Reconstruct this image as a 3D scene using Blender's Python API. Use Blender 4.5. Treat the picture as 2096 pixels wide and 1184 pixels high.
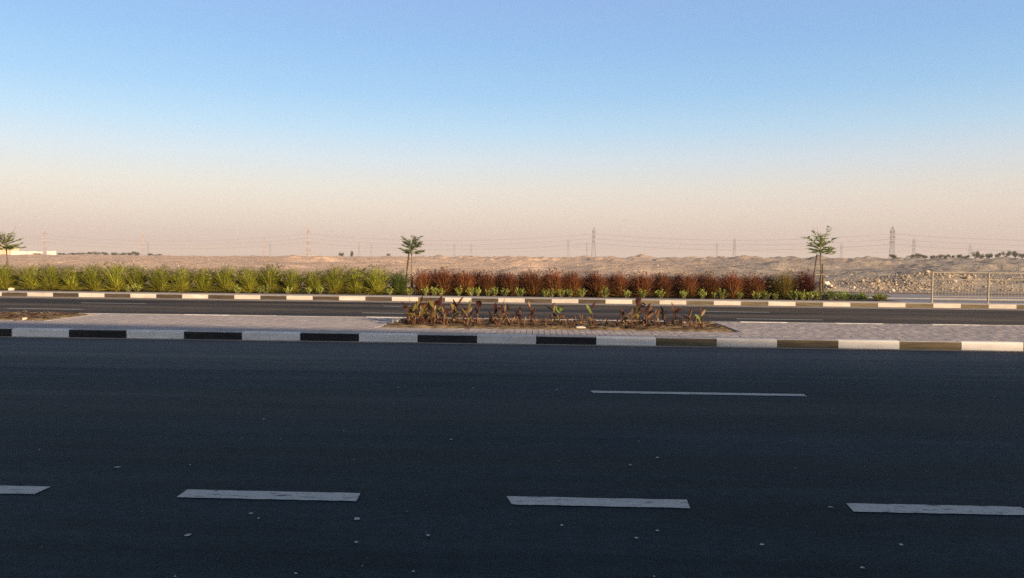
import bpy, math, random
import numpy as np
from mathutils import Matrix, Vector

random.seed(7)
rng = np.random.default_rng(7)
scene = bpy.context.scene
for o in list(bpy.data.objects):
    bpy.data.objects.remove(o)
COL = scene.collection

# ------------------------------------------------------------------ camera
CAM_H, PITCH, YAW, ROLL, FPX = 1.418, 0.0380, 0.0335, 0.0107, 1600.0
cam_data = bpy.data.cameras.new('camera')
cam = bpy.data.objects.new('camera', cam_data)
COL.objects.link(cam)
scene.camera = cam
cam_data.sensor_width = 36.0
cam_data.lens = 36.0 * FPX / 2096.0
cam_data.clip_start = 0.05
cam_data.clip_end = 20000.0
cy, sy, cp, sp, cr, sr = math.cos(YAW), math.sin(YAW), math.cos(PITCH), math.sin(PITCH), math.cos(ROLL), math.sin(ROLL)
R0 = Vector((cy, sy, 0)); F0 = Vector((-sy, cy, 0))
FW = F0 * cp + Vector((0, 0, -sp)); U0 = F0 * sp + Vector((0, 0, cp))
RT = R0 * cr + U0 * sr; UP = U0 * cr - R0 * sr
cam.matrix_world = Matrix(((RT.x, UP.x, -FW.x, 0), (RT.y, UP.y, -FW.y, 0), (RT.z, UP.z, -FW.z, CAM_H), (0, 0, 0, 1)))

# ------------------------------------------------------------------ sky, sun, exposure
SUN_EL, SUN_AZ = math.radians(15.0), math.radians(46.0)   # azimuth: measured from straight behind the viewer towards the right
SUN_DIR = Vector((math.sin(SUN_AZ) * math.cos(SUN_EL), -math.cos(SUN_AZ) * math.cos(SUN_EL), math.sin(SUN_EL)))
SKY_STRENGTH = 0.1
EXPOSURE = 0.7
world = bpy.data.worlds.new('World')
scene.world = world
world.use_nodes = True
nt = world.node_tree
nt.nodes.clear()
wout = nt.nodes.new('ShaderNodeOutputWorld')
bg = nt.nodes.new('ShaderNodeBackground')
bg.inputs['Strength'].default_value = SKY_STRENGTH
sky = nt.nodes.new('ShaderNodeTexSky')
sky.sky_type = 'NISHITA'
sky.sun_disc = False
sky.sun_elevation = SUN_EL
sky.sun_rotation = math.pi - SUN_AZ
sky.air_density = 1.0
sky.dust_density = 2.0
sky.ozone_density = 1.5
def lin(c):
    return [((v / 255) / 12.92 if v / 255 <= 0.04045 else ((v / 255 + 0.055) / 1.055) ** 2.4) for v in c]
tc = nt.nodes.new('ShaderNodeNewGeometry')
sep = nt.nodes.new('ShaderNodeSeparateXYZ')
neg = nt.nodes.new('ShaderNodeVectorMath'); neg.operation = 'SCALE'; neg.inputs['Scale'].default_value = -1.0
nt.links.new(tc.outputs['Incoming'], neg.inputs[0])
nt.links.new(neg.outputs[0], sep.inputs[0])
asin = nt.nodes.new('ShaderNodeMath'); asin.operation = 'ARCSINE'
nt.links.new(sep.outputs['Z'], asin.inputs[0])
mr = nt.nodes.new('ShaderNodeMapRange')
mr.inputs['From Min'].default_value = 0.0
mr.inputs['From Max'].default_value = math.pi / 2
nt.links.new(asin.outputs[0], mr.inputs['Value'])
ramp = nt.nodes.new('ShaderNodeValToRGB')
ramp.color_ramp.interpolation = 'LINEAR'
nt.links.new(mr.outputs[0], ramp.inputs['Fac'])
SKY = [(0.22, (228, 202, 207)), (1.11, (232, 206, 210)), (2.18, (248, 223, 216)), (3.6, (260, 237, 225)), (5.02, (259, 245, 233)), (7.12, (235, 246, 257)), (9.2, (198, 238, 267)), (11.59, (164, 221, 267)), (14.91, (145, 204, 262)), (17.97, (147, 195, 258)), (28.0, (130, 152, 190)), (50.0, (100, 108, 124)), (90, (84, 90, 102))]
els = ramp.color_ramp.elements
while len(els) > 1:
    els.remove(els[-1])
for i, (d, c) in enumerate(SKY):
    e = els[0] if i == 0 else els.new(d / 90.0)
    e.position = d / 90.0
    e.color = (*lin(c), 1)
scale_up = nt.nodes.new('ShaderNodeVectorMath'); scale_up.operation = 'SCALE'
scale_up.inputs['Scale'].default_value = 1.0 / (SKY_STRENGTH * 2 ** EXPOSURE)
nt.links.new(ramp.outputs['Color'], scale_up.inputs[0])
smix = nt.nodes.new('ShaderNodeMix'); smix.data_type = 'RGBA'
smix.inputs['Factor'].default_value = 0.6
nt.links.new(sky.outputs['Color'], smix.inputs['A'])
nt.links.new(scale_up.outputs[0], smix.inputs['B'])
nt.links.new(smix.outputs['Result'], bg.inputs['Color'])
nt.links.new(bg.outputs[0], wout.inputs['Surface'])

sun_data = bpy.data.lights.new('sun', 'SUN')
sun_data.energy = 5.0
sun_data.angle = math.radians(0.6)
sun_data.color = (1.0, 0.72, 0.44)
sun = bpy.data.objects.new('sun', sun_data)
COL.objects.link(sun)
sun.rotation_euler = SUN_DIR.to_track_quat('Z', 'Y').to_euler()

scene.view_settings.view_transform = 'Standard'
scene.view_settings.look = 'None'
scene.view_settings.exposure = EXPOSURE
scene.view_settings.gamma = 1.0
scene.view_settings.use_curve_mapping = False
scene.render.engine = 'CYCLES'
scene.cycles.max_bounces = 6
scene.cycles.diffuse_bounces = 3
scene.cycles.volume_bounces = 0
scene.cycles.use_denoising = False

# ------------------------------------------------------------------ helpers
def gx(px, Y, z=0.0):
    """world X at which the photograph's column px meets the vertical plane at distance Y (height z)"""
    k = px - 1048.0; zz = z - CAM_H
    # k*d = f*(r*cr + u*sr), linear in X
    dX, d0 = -sy * cp, Y * cy * cp - zz * sp
    rX, r0 = cy, Y * sy
    uX, u0 = -sy * sp, Y * cy * sp + zz * cp
    return (FPX * (r0 * cr + u0 * sr) - k * d0) / (k * dX - FPX * (rX * cr + uX * sr))

def tag(o, label=None, cat=None, group=None, kind=None):
    if label: o['label'] = label
    if cat: o['category'] = cat
    if group: o['group'] = group
    if kind: o['kind'] = kind
    return o

def mesh_data(name, V, F, mats, fm=None, smooth=False):
    me = bpy.data.meshes.new(name)
    me.from_pydata([tuple(v) for v in V], [], [tuple(f) for f in F])
    for m in (mats if isinstance(mats, (list, tuple)) else [mats]):
        me.materials.append(m)
    if fm is not None:
        me.polygons.foreach_set('material_index', fm)
    if smooth:
        me.polygons.foreach_set('use_smooth', [True] * len(me.polygons))
    me.update()
    return me

def link(name, me, parent=None, loc=(0, 0, 0), rot=(0, 0, 0), scale=(1, 1, 1)):
    o = bpy.data.objects.new(name, me)
    COL.objects.link(o)
    o.parent = parent
    o.location = loc; o.rotation_euler = rot; o.scale = scale
    return o

def obj(name, V, F, mats, parent=None, fm=None, smooth=False, **kw):
    return link(name, mesh_data(name, V, F, mats, fm, smooth), parent, **kw)

def empty(name, loc=(0, 0, 0), rz=0.0, scale=(1, 1, 1)):
    o = bpy.data.objects.new(name, None)
    COL.objects.link(o)
    o.location = loc; o.rotation_euler = (0, 0, rz); o.scale = scale
    return o

class MB:
    def __init__(self): self.V = []; self.F = []; self.M = []
    def add(self, V, F, m=0):
        n = len(self.V)
        self.V += [tuple(v) for v in V]
        self.F += [tuple(i + n for i in f) for f in F]
        self.M += [m] * len(F)
    def box(self, x0, x1, y0, y1, z0, z1, m=0):
        self.add([(x0, y0, z0), (x1, y0, z0), (x1, y1, z0), (x0, y1, z0), (x0, y0, z1), (x1, y0, z1), (x1, y1, z1), (x0, y1, z1)],
                 [(3, 2, 1, 0), (4, 5, 6, 7), (0, 1, 5, 4), (1, 2, 6, 5), (2, 3, 7, 6), (3, 0, 4, 7)], m)
    def tube(self, pts, rad, n=6, m=0, cap=True):
        pts = [Vector(p) for p in pts]
        if not isinstance(rad, (list, tuple)): rad = [rad] * len(pts)
        base = len(self.V); V = []; F = []
        for i, p in enumerate(pts):
            d = (pts[min(i + 1, len(pts) - 1)] - pts[max(i - 1, 0)])
            d.normalize()
            a = d.orthogonal(); a.normalize(); b = d.cross(a)
            if i and abs(pa.dot(d)) < 0.95:
                a = pa - d * pa.dot(d); a.normalize(); b = d.cross(a)
            pa = a
            for k in range(n):
                t = 2 * math.pi * k / n
                V.append(p + (a * math.cos(t) + b * math.sin(t)) * rad[i])
        for i in range(len(pts) - 1):
            for k in range(n):
                k2 = (k + 1) % n
                F.append((i * n + k, i * n + k2, (i + 1) * n + k2, (i + 1) * n + k))
        if cap:
            F.append(tuple(range(n - 1, -1, -1))); F.append(tuple((len(pts) - 1) * n + k for k in range(n)))
        self.add(V, F, m)
    def build(self, name, mats, parent=None, smooth=False, **kw):
        return obj(name, self.V, self.F, mats, parent, self.M if isinstance(mats, (list, tuple)) else None, smooth, **kw)
    def data(self, name, mats, smooth=False):
        return mesh_data(name, self.V, self.F, mats, self.M if isinstance(mats, (list, tuple)) else None, smooth)

def copy_tree(o, parent=None):
    c = o.copy(); COL.objects.link(c); c.parent = parent
    for ch in list(o.children):
        copy_tree(ch, c)
    return c

ORD = ('first second third fourth fifth sixth seventh eighth ninth tenth eleventh twelfth thirteenth fourteenth fifteenth sixteenth '
       'seventeenth eighteenth nineteenth twentieth').split()
def ordinal(i):
    if i < 20: return ORD[i]
    tens = {2: 'twenty', 3: 'thirty', 4: 'forty'}[(i + 1) // 10]
    if (i + 1) % 10 == 0: return {30: 'thirtieth', 40: 'fortieth'}[i + 1]
    return tens + '-' + ORD[(i + 1) % 10 - 1]

def vnoise(x, y, seed=0):
    xi = np.floor(x).astype(np.int64); yi = np.floor(y).astype(np.int64)
    fx = x - xi; fy = y - yi
    fx = fx * fx * fx * (fx * (fx * 6 - 15) + 10); fy = fy * fy * fy * (fy * (fy * 6 - 15) + 10)
    def h(a, b):
        n = (a * 374761393 + b * 668265263 + seed * 1442695041) & 0xFFFFFFFF
        n = ((n ^ (n >> 13)) * 1274126177) & 0xFFFFFFFF
        n = ((n ^ (n >> 15)) * 2246822519) & 0xFFFFFFFF
        return ((n ^ (n >> 16)) & 0xFFFFFF) / float(0xFFFFFF)
    a = h(xi, yi); b = h(xi + 1, yi); c = h(xi, yi + 1); d = h(xi + 1, yi + 1)
    return (a + (b - a) * fx) * (1 - fy) + (c + (d - c) * fx) * fy
def fbm(x, y, oct=4, seed=0):
    s = 0; a = 0.5; n = 0
    for i in range(oct):
        s = s + a * (vnoise(x * 2 ** i + 17.3 * i, y * 2 ** i - 9.1 * i, seed + i) - 0.5); a *= 0.5
    return s

# ------------------------------------------------------------------ materials
def new_mat(name):
    m = bpy.data.materials.new(name)
    m.use_nodes = True
    n = m.node_tree.nodes
    return m, n, m.node_tree.links, n['Principled BSDF']
def coords(n, l, space, scale):
    if space == 'world':
        g = n.new('ShaderNodeNewGeometry'); s = g.outputs['Position']
    else:
        g = n.new('ShaderNodeTexCoord'); s = g.outputs['Object']
    mp = n.new('ShaderNodeMapping')
    mp.inputs['Scale'].default_value = scale if isinstance(scale, (tuple, list)) else (scale,) * 3
    l.new(s, mp.inputs['Vector'])
    return mp.outputs[0]
def noise(n, l, vec, detail=5, rough=0.6, dist=0.0):
    t = n.new('ShaderNodeTexNoise')
    t.inputs['Scale'].default_value = 1.0
    t.inputs['Detail'].default_value = detail
    t.inputs['Roughness'].default_value = rough
    t.inputs['Distortion'].default_value = dist
    l.new(vec, t.inputs['Vector'])
    return t.outputs['Fac']
def remap(n, l, v, a, b, c=0.0, d=1.0):
    r = n.new('ShaderNodeMapRange')
    for k, x in zip(('From Min', 'From Max', 'To Min', 'To Max'), (a, b, c, d)):
        r.inputs[k].default_value = x
    l.new(v, r.inputs['Value'])
    return r.outputs[0]
def mixc(n, l, f, a, b, mode='MIX'):
    x = n.new('ShaderNodeMix'); x.data_type = 'RGBA'; x.blend_type = mode
    if isinstance(f, (int, float)): x.inputs['Factor'].default_value = f
    else: l.new(f, x.inputs['Factor'])
    for k, v in (('A', a), ('B', b)):
        if isinstance(v, (tuple, list)): x.inputs[k].default_value = (*v, 1)
        else: l.new(v, x.inputs[k])
    return x.outputs['Result']
def bump(n, l, bsdf, h, strength=0.4, dist=0.02):
    b = n.new('ShaderNodeBump')
    b.inputs['Strength'].default_value = strength
    b.inputs['Distance'].default_value = dist
    l.new(h, b.inputs['Height'])
    l.new(b.outputs[0], bsdf.inputs['Normal'])
def simple(name, c1, c2, scale=8.0, rough=0.85, spec=0.25, bmp=0.0, space='object', lo=0.35, hi=0.65, metal=0.0, rand=0.0, bdist=0.01):
    m, n, l, b = new_mat(name)
    nz = noise(n, l, coords(n, l, space, scale))
    c = mixc(n, l, remap(n, l, nz, lo, hi), c1, c2)
    if rand:
        oi = n.new('ShaderNodeObjectInfo'); ge = n.new('ShaderNodeNewGeometry')
        ad = n.new('ShaderNodeMath'); ad.operation = 'ADD'
        l.new(oi.outputs['Random'], ad.inputs[0]); l.new(ge.outputs['Random Per Island'], ad.inputs[1])
        fr = n.new('ShaderNodeMath'); fr.operation = 'FRACT'; l.new(ad.outputs[0], fr.inputs[0])
        v = remap(n, l, fr.outputs[0], 0, 1, 1 - rand, 1 + rand)
        vm = n.new('ShaderNodeVectorMath'); vm.operation = 'SCALE'
        l.new(c, vm.inputs[0]); l.new(v, vm.inputs['Scale']); c = vm.outputs[0]
    l.new(c, b.inputs['Base Color'])
    b.inputs['Roughness'].default_value = rough
    b.inputs['Specular IOR Level'].default_value = spec
    b.inputs['Metallic'].default_value = metal
    if bmp: bump(n, l, b, nz, bmp, bdist)
    return m

def asphalt(name, c, dusty, gloss, spec, kerb_sheen=None):
    m, n, l, b = new_mat(name)
    streak = noise(n, l, coords(n, l, 'world', (0.045, 0.75, 1)), 5, 0.6, 0.6)
    patch = noise(n, l, coords(n, l, 'world', (0.5, 0.9, 1)), 4, 0.6)
    grain = noise(n, l, coords(n, l, 'world', (75, 75, 75)), 4, 0.8)
    coarse = noise(n, l, coords(n, l, 'world', (9, 16, 9)), 4, 0.7)
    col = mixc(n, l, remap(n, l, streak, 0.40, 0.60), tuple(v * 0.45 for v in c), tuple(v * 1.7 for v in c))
    band = noise(n, l, coords(n, l, 'world', (0.10, 3.2, 1)), 5, 0.65, 0.3)
    def mul(x, y):
        k = n.new('ShaderNodeMath'); k.operation = 'MULTIPLY'; l.new(x, k.inputs[0]); l.new(y, k.inputs[1]); return k.outputs[0]
    f = mul(remap(n, l, grain, 0.32, 0.68, 0.35, 1.65), remap(n, l, coarse, 0.35, 0.7, 0.75, 1.35))
    f = mul(f, mul(remap(n, l, patch, 0.3, 0.7, 0.75, 1.3), remap(n, l, band, 0.3, 0.7, 0.7, 1.35)))
    chip = n.new('ShaderNodeVectorMath'); chip.operation = 'SCALE'
    l.new(col, chip.inputs[0]); l.new(f, chip.inputs['Scale'])
    col = mixc(n, l, remap(n, l, grain, 0.66, 0.76, 0, 0.5), chip.outputs[0], dusty)
    if kerb_sheen:      # paler dusty tone rising towards the kerb: grazing sky sheen painted in
        g_ = n.new('ShaderNodeNewGeometry'); s_ = n.new('ShaderNodeSeparateXYZ'); l.new(g_.outputs['Position'], s_.inputs[0])
        ad_ = n.new('ShaderNodeMath'); ad_.operation = 'ADD'; ad_.use_clamp = True
        l.new(remap(n, l, s_.outputs['Y'], kerb_sheen[0], kerb_sheen[1], -0.25, kerb_sheen[2]), ad_.inputs[0])
        l.new(remap(n, l, band, 0.3, 0.7, -0.22, 0.22), ad_.inputs[1])
        col = mixc(n, l, ad_.outputs[0], col, kerb_sheen[3])
    l.new(col, b.inputs['Base Color'])
    l.new(remap(n, l, streak, 0.3, 0.7, gloss - 0.07, gloss + 0.1), b.inputs['Roughness'])
    b.inputs['Specular IOR Level'].default_value = spec
    ad = n.new('ShaderNodeMath'); ad.operation = 'ADD'; l.new(grain, ad.inputs[0]); l.new(coarse, ad.inputs[1])
    bump(n, l, b, ad.outputs[0], 0.5, 0.006)
    return m

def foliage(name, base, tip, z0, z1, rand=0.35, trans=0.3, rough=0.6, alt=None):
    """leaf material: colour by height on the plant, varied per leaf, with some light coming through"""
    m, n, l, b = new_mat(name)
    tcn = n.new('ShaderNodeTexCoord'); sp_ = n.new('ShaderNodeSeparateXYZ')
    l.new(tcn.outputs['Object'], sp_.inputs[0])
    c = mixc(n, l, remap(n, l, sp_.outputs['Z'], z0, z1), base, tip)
    ge = n.new('ShaderNodeNewGeometry'); oi = n.new('ShaderNodeObjectInfo')
    if alt:
        c = mixc(n, l, remap(n, l, ge.outputs['Random Per Island'], 0.6, 0.9, 0, 0.8), c, alt)
    v = remap(n, l, ge.outputs['Random Per Island'], 0, 1, 1 - rand, 1 + rand)
    w = remap(n, l, oi.outputs['Random'], 0, 1, 0.72, 1.25)
    mu = n.new('ShaderNodeMath'); mu.operation = 'MULTIPLY'; l.new(v, mu.inputs[0]); l.new(w, mu.inputs[1])
    vm = n.new('ShaderNodeVectorMath'); vm.operation = 'SCALE'
    l.new(c, vm.inputs[0]); l.new(mu.outputs[0], vm.inputs['Scale']); c = vm.outputs[0]
    l.new(c, b.inputs['Base Color'])
    b.inputs['Roughness'].default_value = rough
    b.inputs['Specular IOR Level'].default_value = 0.2
    if trans:
        tr = n.new('ShaderNodeBsdfTranslucent'); l.new(c, tr.inputs['Color'])
        mx = n.new('ShaderNodeMixShader'); mx.inputs[0].default_value = trans
        l.new(b.outputs[0], mx.inputs[1]); l.new(tr.outputs[0], mx.inputs[2])
        l.new(mx.outputs[0], n['Material Output'].inputs['Surface'])
    return m

M = {}
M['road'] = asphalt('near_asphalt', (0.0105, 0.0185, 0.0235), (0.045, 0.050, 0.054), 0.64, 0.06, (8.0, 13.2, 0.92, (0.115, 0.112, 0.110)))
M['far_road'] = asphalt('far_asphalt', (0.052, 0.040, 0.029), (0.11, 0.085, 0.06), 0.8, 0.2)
M['paint'] = simple('road_paint', (0.33, 0.315, 0.29), (0.52, 0.50, 0.46), (30, 60, 30), 0.7, 0.3, 0.3, 'world', 0.3, 0.55)
def worn_paint():
    m, n, l, b = new_mat('worn_road_paint')
    fine = noise(n, l, coords(n, l, 'world', (45, 70, 45)), 4, 0.7)
    wear = noise(n, l, coords(n, l, 'world', (7, 22, 7)), 6, 0.75, 0.5)
    c = mixc(n, l, remap(n, l, fine, 0.3, 0.65), (0.36, 0.35, 0.33), (0.55, 0.535, 0.50))
    c = mixc(n, l, remap(n, l, wear, 0.54, 0.66), c, (0.03, 0.03, 0.032))
    l.new(c, b.inputs['Base Color']); b.inputs['Roughness'].default_value = 0.75; b.inputs['Specular IOR Level'].default_value = 0.25
    bump(n, l, b, fine, 0.4, 0.004)
    return m
M['worn_paint'] = worn_paint()
M['old_paint'] = simple('faded_paint', (0.20, 0.17, 0.14), (0.62, 0.58, 0.52), (1.2, 14, 3), 0.7, 0.3, 0.0, 'world', 0.38, 0.6)
M['concrete'] = simple('kerb_concrete', (0.36, 0.33, 0.31), (0.47, 0.44, 0.41), 6, 0.9, 0.2, 0.3, 'world')
M['white_kerb'] = simple('white_kerb_paint', (0.60, 0.565, 0.52), (0.77, 0.73, 0.675), (3, 3, 9), 0.75, 0.25, 0.2, 'world', 0.3, 0.6, 0, 0.06)
M['black_kerb'] = simple('black_kerb_paint', (0.018, 0.017, 0.018), (0.055, 0.048, 0.040), (2.2, 3, 22), 0.6, 0.3, 0.3, 'world', 0.4, 0.75, 0, 0.25)
M['sunlit_dusty_kerb'] = simple('sunlit_dusty_black_kerb_paint', (0.075, 0.062, 0.040), (0.17, 0.135, 0.085), (2.2, 3, 22), 0.8, 0.2, 0.3, 'world', 0.3, 0.7, 0, 0.2)  # olive tone of sunlit stones put into the black paint, with some dust
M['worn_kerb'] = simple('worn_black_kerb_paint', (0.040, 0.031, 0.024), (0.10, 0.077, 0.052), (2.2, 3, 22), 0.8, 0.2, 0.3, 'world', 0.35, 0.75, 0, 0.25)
def kerb_paint(name, c1, c2, scuff, under, lo, hi):
    m, n, l, b = new_mat(name)
    a_ = noise(n, l, coords(n, l, 'world', (2.5, 3, 10)), 6, 0.65)
    w_ = noise(n, l, coords(n, l, 'world', (1.3, 4, 26)), 6, 0.7, 0.8)
    p_ = noise(n, l, coords(n, l, 'world', (16, 16, 22)), 5, 0.7)
    c = mixc(n, l, remap(n, l, a_, 0.3, 0.65), c1, c2)
    c = mixc(n, l, remap(n, l, w_, lo, lo + 0.14, 0, 0.75), c, scuff)
    c = mixc(n, l, remap(n, l, p_, hi, hi + 0.05), c, under)
    oi = n.new('ShaderNodeObjectInfo'); vm = n.new('ShaderNodeVectorMath'); vm.operation = 'SCALE'
    l.new(c, vm.inputs[0]); l.new(remap(n, l, oi.outputs['Random'], 0, 1, 0.88, 1.08), vm.inputs['Scale'])
    l.new(vm.outputs[0], b.inputs['Base Color']); b.inputs['Roughness'].default_value = 0.78; b.inputs['Specular IOR Level'].default_value = 0.2
    bump(n, l, b, p_, 0.35, 0.006)
    return m
M['white_kerb'] = kerb_paint('white_kerb_paint', (0.62, 0.585, 0.54), (0.78, 0.745, 0.69), (0.40, 0.36, 0.31), (0.33, 0.30, 0.27), 0.58, 0.68)
M['black_kerb'] = kerb_paint('black_kerb_paint', (0.016, 0.015, 0.016), (0.034, 0.031, 0.029), (0.10, 0.088, 0.072), (0.20, 0.18, 0.16), 0.58, 0.70)
M['dusty_white_kerb'] = kerb_paint('dusty_white_kerb_paint', (0.47, 0.425, 0.37), (0.62, 0.57, 0.50), (0.33, 0.29, 0.24), (0.30, 0.27, 0.23), 0.56, 0.68)
M['gutter'] = simple('gutter_concrete', (0.22, 0.19, 0.16), (0.36, 0.31, 0.26), (0.8, 5, 3), 0.9, 0.2, 0.2, 'world')
M['paver'] = simple('paver_concrete', (0.32, 0.283, 0.276), (0.42, 0.375, 0.365), 2.2, 0.85, 0.2, 0.3, 'world', 0.3, 0.7, 0, 0.07)
M['bedding'] = simple('paver_joint_sand', (0.03, 0.026, 0.024), (0.06, 0.05, 0.045), 20, 0.95, 0.1, 0, 'world')
M['soil'] = simple('bed_soil', (0.11, 0.078, 0.045), (0.29, 0.22, 0.125), (5, 9, 9), 0.95, 0.1, 0.9, 'world', 0.35, 0.65, 0, 0, 0.03)
M['verge_soil'] = simple('verge_soil', (0.045, 0.036, 0.026), (0.09, 0.07, 0.05), 4, 0.95, 0.1, 0.5, 'world')
M['footpath'] = simple('footpath_paving', (0.22, 0.215, 0.235), (0.29, 0.28, 0.295), (1.5, 6, 3), 0.85, 0.2, 0.2, 'world')
M['rock'] = simple('pale_limestone', (0.27, 0.215, 0.155), (0.50, 0.40, 0.29), 5, 0.9, 0.15, 0.5, 'object', 0.3, 0.7, 0, 0.3)
M['pale_rock'] = simple('white_limestone', (0.60, 0.52, 0.42), (0.75, 0.68, 0.57), 7, 0.9, 0.15, 0.5)
M['pipe'] = simple('drip_pipe', (0.05, 0.03, 0.02), (0.12, 0.07, 0.045), 12, 0.6, 0.3)
M['bark'] = simple('bark', (0.10, 0.07, 0.045), (0.20, 0.15, 0.10), (30, 30, 8), 0.9, 0.1, 0.5)
M['stake'] = simple('stake_wood', (0.055, 0.033, 0.02), (0.13, 0.08, 0.05), (30, 30, 6), 0.9, 0.1, 0.5)
M['green_bark'] = simple('green_stem', (0.16, 0.15, 0.07), (0.27, 0.23, 0.11), (30, 30, 8), 0.85, 0.15, 0.4)
M['rail_metal'] = simple('railing_paint', (0.27, 0.235, 0.18), (0.36, 0.315, 0.245), 6, 0.55, 0.4, 0.0)
M['steel'] = simple('galvanised_steel', (0.12, 0.115, 0.11), (0.17, 0.16, 0.15), 0.2, 0.7, 0.3)
M['red_steel'] = simple('red_white_steel', (0.34, 0.16, 0.13), (0.5, 0.44, 0.41), (0.001, 0.001, 0.12), 0.7, 0.3, 0, 'object', 0.49, 0.51)
M['wire'] = simple('cable_metal', (0.14, 0.12, 0.12), (0.2, 0.18, 0.17), 0.2, 0.7, 0.2)
M['white_wall'] = simple('white_wall_paint', (0.74, 0.70, 0.60), (0.82, 0.78, 0.70), 0.5, 0.8, 0.2)
M['cream'] = simple('cream_cladding', (0.62, 0.50, 0.31), (0.70, 0.58, 0.38), 0.3, 0.8, 0.2)
M['rust'] = simple('rusty_pipe', (0.16, 0.05, 0.03), (0.28, 0.09, 0.05), 6, 0.8, 0.2, 0.2)
M['tan_wall'] = simple('tan_render', (0.45, 0.38, 0.28), (0.52, 0.44, 0.34), 0.8, 0.85, 0.2)
M['glass'] = simple('window_glass', (0.02, 0.025, 0.03), (0.03, 0.035, 0.04), 1, 0.1, 0.5)
M['tie'] = simple('tie_cloth', (0.45, 0.38, 0.26), (0.55, 0.48, 0.34), 20, 0.9, 0.1)
M['green_grass'] = foliage('green_fountain_grass', (0.32, 0.28, 0.025), (0.245, 0.275, 0.02), 0.0, 0.45, 0.55, 0.22, 0.6, (0.40, 0.39, 0.08))
M['shade_green_grass'] = foliage('shade_painted_green_grass', (0.03, 0.03, 0.008), (0.045, 0.06, 0.013), 0.0, 0.45, 0.4, 0.1)  # very dark blades: shadow between the front clumps painted into the colour
M['deep_green_grass'] = foliage('deep_green_grass', (0.11, 0.12, 0.02), (0.085, 0.12, 0.025), 0.0, 0.45, 0.4, 0.25)
M['green_plume'] = foliage('grass_plume', (0.26, 0.23, 0.14), (0.36, 0.31, 0.22), 0.4, 1.0, 0.3, 0.4)
M['red_grass'] = foliage('purple_fountain_grass', (0.20, 0.125, 0.025), (0.135, 0.034, 0.014), 0.05, 0.62, 0.7, 0.12, 0.6, (0.33, 0.135, 0.05))
M['shade_maroon_grass'] = foliage('shade_painted_maroon_grass', (0.012, 0.007, 0.006), (0.03, 0.009, 0.008), 0.0, 0.6, 0.4, 0.1)  # near-black back row: shade in the gaps put into the blade colour
M['plum_grass'] = foliage('plum_fountain_grass', (0.03, 0.012, 0.009), (0.095, 0.022, 0.016), 0.0, 0.6, 0.5, 0.15)
M['gold_grass'] = foliage('olive_gold_grass', (0.27, 0.21, 0.035), (0.25, 0.16, 0.035), 0.0, 0.5, 0.4, 0.25, 0.6, (0.20, 0.19, 0.05))
M['red_plume'] = foliage('red_plume', (0.14, 0.06, 0.03), (0.20, 0.095, 0.055), 0.4, 1.0, 0.3, 0.3)
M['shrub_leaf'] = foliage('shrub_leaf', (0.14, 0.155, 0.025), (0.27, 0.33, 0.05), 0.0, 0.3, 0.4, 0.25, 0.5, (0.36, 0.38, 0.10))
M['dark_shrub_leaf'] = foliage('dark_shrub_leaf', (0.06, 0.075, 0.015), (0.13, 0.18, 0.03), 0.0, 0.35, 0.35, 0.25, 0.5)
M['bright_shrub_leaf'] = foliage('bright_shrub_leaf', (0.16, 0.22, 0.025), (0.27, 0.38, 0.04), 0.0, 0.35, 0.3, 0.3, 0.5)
M['tree_leaf'] = foliage('acacia_leaf', (0.21, 0.27, 0.07), (0.23, 0.29, 0.08), 0, 2, 0.5, 0.35, 0.6)
M['grey_tree_leaf'] = foliage('grey_leaf', (0.34, 0.40, 0.21), (0.34, 0.40, 0.22), 0, 2, 0.45, 0.35, 0.6)
M['bush_leaf'] = foliage('desert_bush_leaf', (0.07, 0.068, 0.032), (0.09, 0.088, 0.042), 0, 3, 0.4, 0.2, 0.7)
for k, (a, b_) in {'canna_dark': ((0.055, 0.018, 0.014), (0.085, 0.028, 0.02)), 'canna_red': ((0.14, 0.04, 0.022), (0.20, 0.07, 0.035)),
                   'canna_olive': ((0.15, 0.12, 0.025), (0.22, 0.175, 0.045)), 'canna_green': ((0.13, 0.19, 0.035), (0.20, 0.26, 0.06)),
                   'canna_dry': ((0.27, 0.155, 0.08), (0.38, 0.25, 0.14)), 'canna_brown': ((0.12, 0.05, 0.027), (0.18, 0.085, 0.045))}.items():
    M[k] = foliage(k, a, b_, 0.0, 0.2, 0.15, 0.25, 0.45)

M['canna_stem'] = simple('canna_stem', (0.07, 0.035, 0.02), (0.15, 0.09, 0.045), (20, 20, 6), 0.7, 0.2)
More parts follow.
